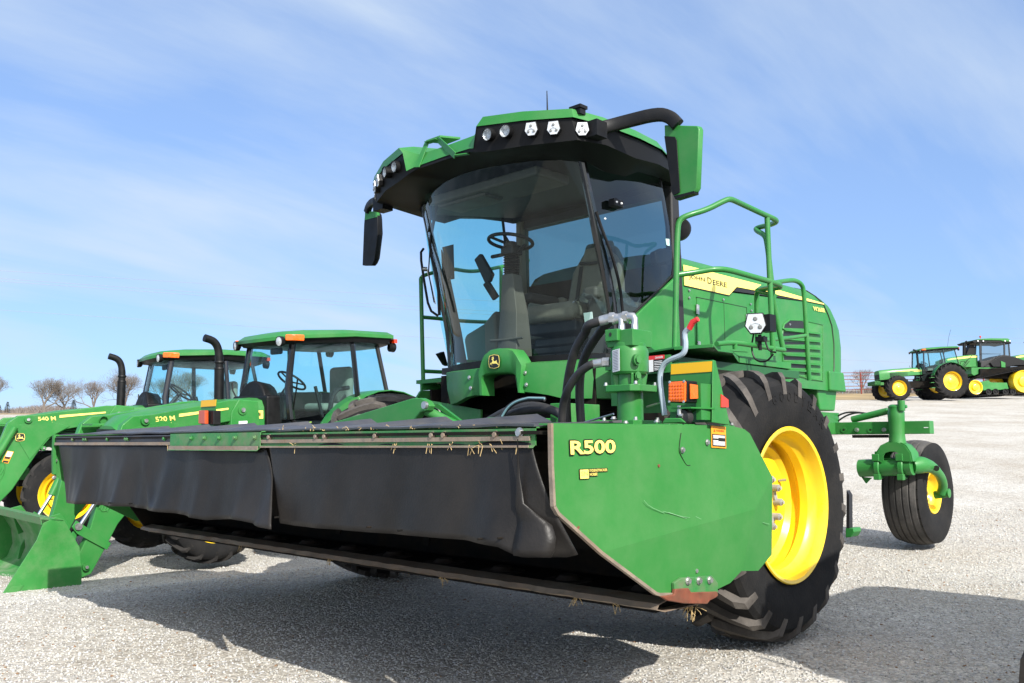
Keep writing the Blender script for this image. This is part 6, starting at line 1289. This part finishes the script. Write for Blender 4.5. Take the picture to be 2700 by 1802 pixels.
# --- tracked tractor
def tracked(M, label, full=True, group=None):
    R_ = empty('tracked_tractor', M, None, label=label, cat='tracked tractor', group=group)
    def pp(pts, y): return PS(17, pts, 'y', y, TM)
    def sl(name, pts, y0, y1, m, bev=.02, parent=R_):
        a = pp(pts, y1); q = MB(); q.slab(a, (0, y0-y1, 0)); return q.build(name, m, parent, bevel=bev)
    sl('hood', [(640, 640), (760, 590), (960, 560), (1150, 542), (1265, 548), (1275, 770), (960, 775), (700, 790), (640, 760)], -.55, .55, GREEN)
    sl('hood_stripe', [(700, 625), (780, 605), (1150, 562), (1265, 562), (1265, 592), (1160, 594), (790, 636), (700, 650)], .551, .56, DECALY, 0)
    sl('frame', [(1150, 780), (1700, 778), (1700, 800), (1490, 812), (1200, 935), (1150, 900)], -.5, .8, GREEN)
    sl('cab_base', [(1330, 660), (1480, 640), (1560, 600), (1760, 540), (1890, 560), (1890, 770), (1330, 775)], -.8, .82, DKTRIM, .03)
    sl('engine_side', [(1130, 350), (1190, 345), (1225, 400), (1225, 545), (1050, 545), (1120, 380)], .1, .5, BLACKP, .02)
    for u0, u1, y in ((1300, 1345, .80), (1755, 1785, .84)): sl('pillar', [(u0, 300), (u1, 300), (u1+5, 690), (u0+10, 690)], y-.06, y, BLACKG, .01)
    sl('pillar', [(1840, 320), (1865, 320), (1885, 560), (1860, 560)], .6, .66, BLACKG, .01); sl('pillar', [(1225, 320), (1250, 320), (1240, 540), (1220, 540)], -.7, -.64, BLACKG, .01)
    q = MB(); q.sheet(pp([(1340, 310), (1750, 310), (1775, 560), (1640, 620), (1345, 690)], .81)); q.build('door_glass', GLASSD, R_)
    q = MB(); q.sheet(pp([(1240, 320), (1300, 310), (1310, 660), (1240, 545)], .5)); q.build('windshield', GLASST, R_)
    q = MB(); q.sheet(pp([(1785, 315), (1850, 320), (1880, 560), (1785, 550)], .7)); q.build('rear_glass', GLASSD, R_)
    sl('roof_fascia', [(1165, 285), (1260, 262), (1850, 262), (1895, 300), (1900, 335), (1790, 318), (1200, 318)], -.9, .9, BLACKP, .03)
    sl('roof', [(1230, 262), (1300, 242), (1500, 228), (1840, 232), (1890, 270), (1895, 292), (1760, 292), (1700, 272)], -.95, .95, GREEN, .03)
    for u in (1270, 1370, 1780, 1870):
        p = P(17, u, 285, 'y', .93, TM); q = MB(); q.lathe([(0, .05), (.03, .045), (.04, .001)], p, (0, 1, 0), 14); q.build('work_lamp', SILVERL, R_)
    p = P(17, 1315, 200, 'y', .5, TM); q = MB(); q.lathe([(-.06, .05), (-.02, .06), (.04, .05), (.06, .001)], p, (0, 0, 1), 14); q.cyl(p+V(0, 0, -.14), p+V(0, 0, -.05), .02, seg=8); q.build('beacon', REDL, R_)
    a, b = P(17, 1015, 560, 'y', .3, TM), P(17, 1015, 330, 'y', .3, TM); q = MB(); q.cyl(a, b, .10, seg=14); q.cyl(b, b+V(0, 0, .05), .13, .13, 14); q.build('air_intake', BLACKP, R_)
    q = MB(); q.tube(pp([(1110, 540), (1100, 400), (1080, 330), (1040, 290)], .1), [.09, .09, .085, .08], 12, smooth=1); q.build('exhaust_stack', BLACKP, R_)
    tank = pp([(1700, 560), (1870, 562), (2000, 590), (2130, 640), (2300, 720), (2300, 740), (2000, 740), (1830, 775), (1560, 770), (1500, 690)], .95); q = MB(); q.slab(tank, (0, -.8, 0)); q.build('fuel_tank', BLACKP, R_, bevel=.06)
    sl('rear_fender', [(1705, 655), (1790, 690), (1790, 780), (1715, 775)], .96, 1.0, GREEN, .01)
    hr = PS(17, [(1345, 525), (1700, 525), (1560, 640), (1400, 755)], 'y', .9, TM); q = MB(); q.tube(hr, .02, 6); q.tube(pp([(990, 770), (1080, 640), (1160, 555)], .9), .02, 6); q.tube(pp([(940, 720), (950, 670), (1010, 660), (1040, 700)], .9), .02, 6); q.tube(pp([(1020, 770), (1110, 660)], .9), .02, 6); q.build('handrail', BLACKP, R_)
    for s in (1, -1):
        y0, y1 = (1.0, 1.6) if s > 0 else (-1.6, -1.0)
        TR = empty('track_unit', None, R_)
        def sp(u, v, y=1.6): p = P(17, u, v, 'y', 1.6, TM); return V(p.x, 0, p.z)
        idc, dvc = sp(1235, 1150), sp(2145, 1040); ri = abs((sp(1370, 1150)-idc).x)*1.02; rd = abs((sp(1935, 1040)-dvc).x)
        # belt path: idler (left) and drive wheel (right)
        path = []
        dd = dvc-idc; an = math.atan2(dd.z, dd.x); 
        def arc(c, r, a0, a1, n): return [V(c.x+r*cos(a), 0, c.z+r*sin(a)) for a in np.linspace(a0, a1, n)]
        # local +x is towards the nose, so the idler lies ahead (+x) of the drive wheel
        al = math.atan2(idc.z-dvc.z, idc.x-dvc.x); be = math.acos(max(-1, min(1, (rd-ri)/(idc-dvc).length)))
        path += arc(dvc, rd+.04, al+be, al+2*pi-be, 28) if False else arc(dvc, rd+.04, al+be, al+be+pi, 20)+[V(dvc.x, 0, min(dvc.z-rd, idc.z-ri)-.02)]
        path = arc(idc, ri+.04, -pi/2, al+be, 14)+arc(dvc, rd+.04, al+be, pi*1.5, 20)
        zb_ = min(p.z for p in path)
        path = [V(p.x, 0, max(p.z, zb_)) for p in path]
        outer = path; cen = sum(path, V(0, 0, 0))/len(path)
        q = MB(); n = len(path)
        ins = [p+(cen-p).normalized()*.07 for p in path]
        rings = []
        for p, i_ in zip(path, ins): rings.append([V(p.x, y0, p.z), V(p.x, y1, p.z), V(i_.x, y1, i_.z), V(i_.x, y0, i_.z)])
        vs = [v for r in rings for v in r]; q.add(vs, [(i*4+j, i*4+(j+1) % 4, ((i+1) % n)*4+(j+1) % 4, ((i+1) % n)*4+j) for i in range(n) for j in range(4)])
        # lugs
        tot = 0; pts = []
        for i in range(n):
            a, b = path[i], path[(i+1) % n]; L_ = (b-a).length; k_ = max(1, int(L_/.14))
            for j in range(k_): pts.append((a.lerp(b, j/k_), (b-a).normalized()))
        for p, d in pts:
            nrm = V(-d.z, 0, d.x); nrm = nrm if nrm.dot(p-cen) > 0 else -nrm
            q.bar(V(p.x, y0+.02, p.z)+nrm*.02, V(p.x, y1-.02, p.z)+nrm*.02, .05, .05, nrm)
        q.build('track_belt', TYRE, TR)
        for c, r, nm in ((idc, ri, 'idler_wheel'), (dvc, rd, 'drive_wheel')):
            q = MB(); yo = y1 if s > 0 else y0; q.lathe([(-.55, r-.02), (-.02, r-.02), (0, r-.03), (-.02, r-.08), (-.12, r-.10), (-.14, r*.45), (-.02, r*.40), (0, r*.3), (0, .001)], V(c.x, yo, c.z), (0, s, 0), 40); q.build(nm, YELLOW, TR)
        f = [sp(u, v) for u, v in ((1340, 1050), (1480, 1020), (1530, 1060), (1830, 1065), (1860, 1180), (1700, 1200), (1380, 1210))]; q = MB(); q.slab([V(p.x, (y0+y1)/2+s*.05, p.z) for p in f], (0, s*.2, 0)); q.build('track_frame', GREEN, TR, bevel=.02)
        for u in (1478, 1610, 1795, 1935):
            p = sp(u, 1235); rr_ = abs((sp(u+55, 1235)-p).x); q = MB(); q.lathe([(-.5, rr_), (0, rr_), (-.01, rr_*.7), (-.05, rr_*.65), (-.05, rr_*.3), (0, rr_*.25), (0, .001)], V(p.x, y1 if s > 0 else y0, p.z), (0, s, 0), 24); q.build('roller', BLACKP, TR)
    sl('track_cover', [(1480, 800), (2300, 740), (2300, 920), (1250, 960)], -.9, .95, DARK, .02)
    q = MB(); 
    a = P(17, 1300, 900, 'y', 0, TM); b = P(17, 2100, 900, 'y', 0, TM); q.box(((a.x+b.x)/2, 0, a.z), (abs(a.x-b.x)+1, 1.9, .5)); q.build('underframe', DARK, R_)
    return R_
_p = CAM+V(FWD.x, FWD.y, 0).normalized()*57+RGT*(57*.555)
TM = pose(on_ground(_p.x, _p.y, -.05), 227.5, 0, 0)
tk = tracked(TM, 'distant green tracked tractor with a red beacon, parked behind the far wheeled tractor')
tip = P(17, 640, 700, 'y', .55, TM); best = None
for t_ in np.arange(.55, .72, .002):
    c_ = CAM+V(FWD.x, FWD.y, 0).normalized()*64+RGT*(64*t_); p_ = pose(on_ground(c_.x, c_.y, 0), 227.5, 0, 0, 1.1) @ tip-CAM
    e_ = abs(IW/2+IF*p_.dot(RGT)/p_.dot(FWD)-2672)
    if best is None or e_ < best[0]: best = (e_, c_)
_q = best[1]
tk2 = copy_tree(tk, None, pose(on_ground(_q.x, _q.y, 0), 227.5, 0, 0, 1.1)); tk2['label'] = 'green tractor nose with a yellow stripe, cut off by the right edge of the photo'

# --- machine just outside the frame on the right (its tyre shows in the corner, its shadow lies on the gravel)
M8 = pose((5.10, .30, .0), 270, 0, 0)
t8 = tractor(M8, dict(K7, wb=3.44, fr=.46, tf=.925, tr=.82, drop=1.0, rr=.80, hz=1.6, hx0=2.05, hx1=3.9, xr=0, cz=2.10, zb=1.4, xa=1.35, xb=.3, xc=-1.0), 'dark tyre of a machine cut off at the bottom right corner', cat='tractor')

def restyle(o):
    for c in children(o):
        if 'glass' in c.name or 'windshield' in c.name: c.data.materials[0] = DKTRIM
        restyle(c)
restyle(t8)
# ================================================================== FENCE
FNC = empty('pipe_fence', None, None, label='rust red pipe fence at the edge of the far field', cat='fence')
FP = mat('rust_red_pipe', (.20, .035, .02), .7, noise=.2); FG = mat('grey_wire_panel', (.30, .27, .24), .7)
fdir = V(FWD.x, FWD.y, 0).normalized()
def gp(s, t, dz=0): x = CAM.x+fdir.x*s+RGT.x*t*s; y = CAM.y+fdir.y*s+RGT.y*t*s; return V(x, y, terr(x, y)+dz)
ts = np.arange(.30, .66, .046)
for i, t in enumerate(ts):
    q = MB(); p = gp(74+3*sin(t*9), t); q.cyl(p-V(0, 0, .1), p+V(0, 0, 1.75), .06, seg=8); q.build('post', FP, FNC)
for h in (.35, .62, .89, 1.16, 1.45, 1.72):
    q = MB(); q.tube([gp(74+3*sin(t*9), t, h) for t in ts], .022, 6); q.build('rail', FP, FNC)
GT = empty('gate_panel', None, None, label='thin pale gate panel standing in front of the red pipe fence', cat='gate')
for t in np.arange(.352, .392, .0064): q = MB(); p = gp(70, t); q.cyl(p, p+V(0, 0, 1.5), .013, seg=6); q.build('upright', FG, GT)
for h in (.3, .6, .9, 1.2, 1.5): q = MB(); q.tube([gp(70, t, h) for t in (.352, .372, .3904)], .016, 6); q.build('rail', FG, GT)

# ================================================================== TREES
BARK = mat('winter_bark', (.135, .115, .098), .95, noise=.2)
BARKR = mat('reddish_winter_twigs', (.165, .14, .125), .95, noise=.2)
def tree_mesh(seed, H, levels=6, spread=.62, lean=.0, r0=.022, tight=1.0):
    R = random.Random(seed); tr, br = MB(), MB()
    def grow(p, d, L, r, lv, mb):
        n = 3; pts = [p]; q = p; dd = d.copy()
        for i in range(n):
            dd = (dd+V(R.uniform(-1, 1), R.uniform(-1, 1), R.uniform(-.35, .55))*.16).normalized(); q = q+dd*(L/n); pts.append(q)
        mb.tube(pts, [r, r*.9, r*.8, r*.66], 5 if lv < 2 else 3, cap=False)
        if lv >= levels: return
        k = 3 if lv < 2 else (3 if R.random() < .62 else 2)
        if lv == 0:
            for _ in range(1): a_ = R.uniform(0, 2*pi); grow(pts[2], V(cos(a_), sin(a_), .55).normalized(), L*1.1, r*.5, 1, br)
        if lv >= 2 and R.random() < .38: grow(pts[2], (dd+V(R.uniform(-1, 1), R.uniform(-1, 1), R.uniform(-.3, .6))*.9).normalized(), L*.55, r*.45, lv+1, br)
        a0 = R.uniform(0, 2*pi)
        for i in range(k):
            a = a0+2*pi*i/k+R.uniform(-.5, .5); side = dd.orthogonal().normalized(); side = Matrix.Rotation(a, 3, dd) @ side
            sp = spread*R.uniform(.55, 1.25); nd = (dd+side*sp+V(0, 0, .16)).normalized()
            grow(q, nd, L*R.uniform(.70, .87)*tight, r*.66*R.uniform(.75, 1.0), lv+1, br)
    grow(V(0, 0, -.3), V(lean, 0, 1).normalized(), H*.12, H*r0, 0, tr)
    return tr, br
def tree(s, t, H, seed, label, levels=6, spread=.62, m=BARK, group='bare trees beyond the lot', lean=0, dz=0, r0=.022):
    p = gp(s, t, dz); tr, br = tree_mesh(seed, H, levels, spread, lean, r0)
    e = empty('bare_tree', T(*p), None, label=label, cat='tree', group=group); tr.build('trunk', m, e, smooth=False); br.build('crown', m, e, smooth=False); return e
def tx(px): return (px-1350)/2350
tree(255, tx(118), 22.0, 3, 'tall bare oak, second from the left edge, forking high above the loader arm', 8, .55, lean=-.12)
tree(263, tx(172), 20.7, 11, 'broad bare tree just right of the tall forked oak', 8, .68)
tree(272, tx(246), 21.5, 5, 'pale bare tree between the broad one and the exhaust stack', 8, .6, BARKR)
tree(255, tx(330), 25.4, 8, 'big spreading bare tree behind the curved black exhaust stack', 8, .66)
tree(280, tx(440), 22.3, 21, 'bare tree seen through the front glass of the 540 M tractor', 8, .6)
tree(238, tx(500), 22.3, 33, 'bare tree seen through the door glass of the 540 M tractor', 8, .6)
tree(272, tx(580), 17.8, 35, 'bare tree seen between the two tractor cabs', 6, .6)
tree(212, tx(-22), 19.9, 14, 'bare tree cut off by the left edge of the photo', 8, .6)
tree(255, tx(2275), 16.3, 17, 'small pale bare tree above the red pipe fence', 6, .62, BARKR)
tree(289, tx(2330), 11.4, 19, 'low bare tree right of the small pale one, by the distant tractor', 6, .7, BARKR)
def evergreen(s, t, H, seed, label):
    R = random.Random(seed); p = gp(s, t); e = empty('cedar_tree', T(*p), None, label=label, cat='tree', group='small cedars'); tr, fo = MB(), MB(); tr.cyl((0, 0, -.2), (0, 0, H*.9), .09, .02, 6)
    for i in range(900):
        z = H*(.05+.95*R.random()**1.1); r = (H*.30)*(1-z/H)*(.4+.7*R.random())+.05; a = R.uniform(0, 2*pi); c = V(r*cos(a), r*sin(a), z); d = V(cos(a), sin(a), R.uniform(-.2, .7))*H*.07
        w = V(-sin(a), cos(a), R.uniform(-.5, .5))*H*.02; fo.add([c-w, c+w, c+d], [(0, 1, 2)])
    tr.build('trunk', BARK, e); fo.build('foliage', CEDAR, e, smooth=False)
CEDAR = mat('cedar_foliage', (.045, .05, .028), .9, noise=.4)
evergreen(120, tx(22), 1.5, 1, 'small dark cedar at the left edge under the bare trees'); evergreen(130, tx(196), 1.9, 2, 'dark cedar between the bare trees behind the loader arm'); evergreen(126, tx(2), 1.1, 5, 'lowest dark cedar touching the left edge')
def brush(name, s, t0, t1, H, n, seed, label, m):
    R = random.Random(seed); q = MB()
    for i in range(n):
        t = R.uniform(t0, t1); p = gp(s+R.uniform(-12, 12), t, -.2); h = H*(.45+.55*abs(sin(t*31+seed)))*R.uniform(.5, 1.0)
        d = V(R.uniform(-.35, .35), R.uniform(-.35, .35), 1)
        a = p+d*h*.5; b = p+V(d.x*1.5, d.y*1.5, 1)*h; q.tube([p, a, b], [.08, .06, .02], 3, cap=False)
        for _ in range(4): st = p.lerp(b, R.uniform(.3, .9)); q.tube([st, st+V(R.uniform(-.8, .8), R.uniform(-.8, .8), R.uniform(.3, 1))*h*.3], [.035, .015], 3, cap=False)
    q.build(name, m, None, smooth=False, label=label, cat='brush', kind='stuff')
brush('brush', 300, -.60, -.26, 3.2, 3000, 2, 'low leafless brush along the field behind the loader tractors', BARKR)
brush('brush', 300, .33, .58, 3.2, 2000, 4, 'low leafless brush behind the pipe fence', BARKR)

# ================================================================== POWER LINES
WIRE = mat('power_cable', (.22, .23, .26), .6)
def line(u0, v0, u1, v1, s0, s1, label, sag=.4):
    def at(px, py, s):
        d = FWD+RGT*((px-IW/2)/IF)-UPV*((py-IH/2)/IF); return CAM+d*s
    a = at(u0, v0, s0); b = at(u1, v1, s1); pts = [a.lerp(b, t)-V(0, 0, 4*sag*t*(1-t)) for t in np.linspace(-.1, 1.1, 30)]
    q = MB(); q.tube(pts, .013, 5, cap=False); q.build('power_cable', WIRE, None, label=label, cat='cable', group='overhead power cables')
line(0, 714, 2700, 868, 70, 150, 'topmost overhead power cable crossing the sky behind the machines', .3)
line(0, 735, 2700, 893, 70, 150, 'second overhead power cable from the top, just under the topmost one', .5)
line(0, 742, 2700, 905, 72, 150, 'third overhead power cable, almost touching the second', .5)
line(0, 818, 2700, 968, 74, 150, 'lowest overhead power cable, well apart from the other three', .5)
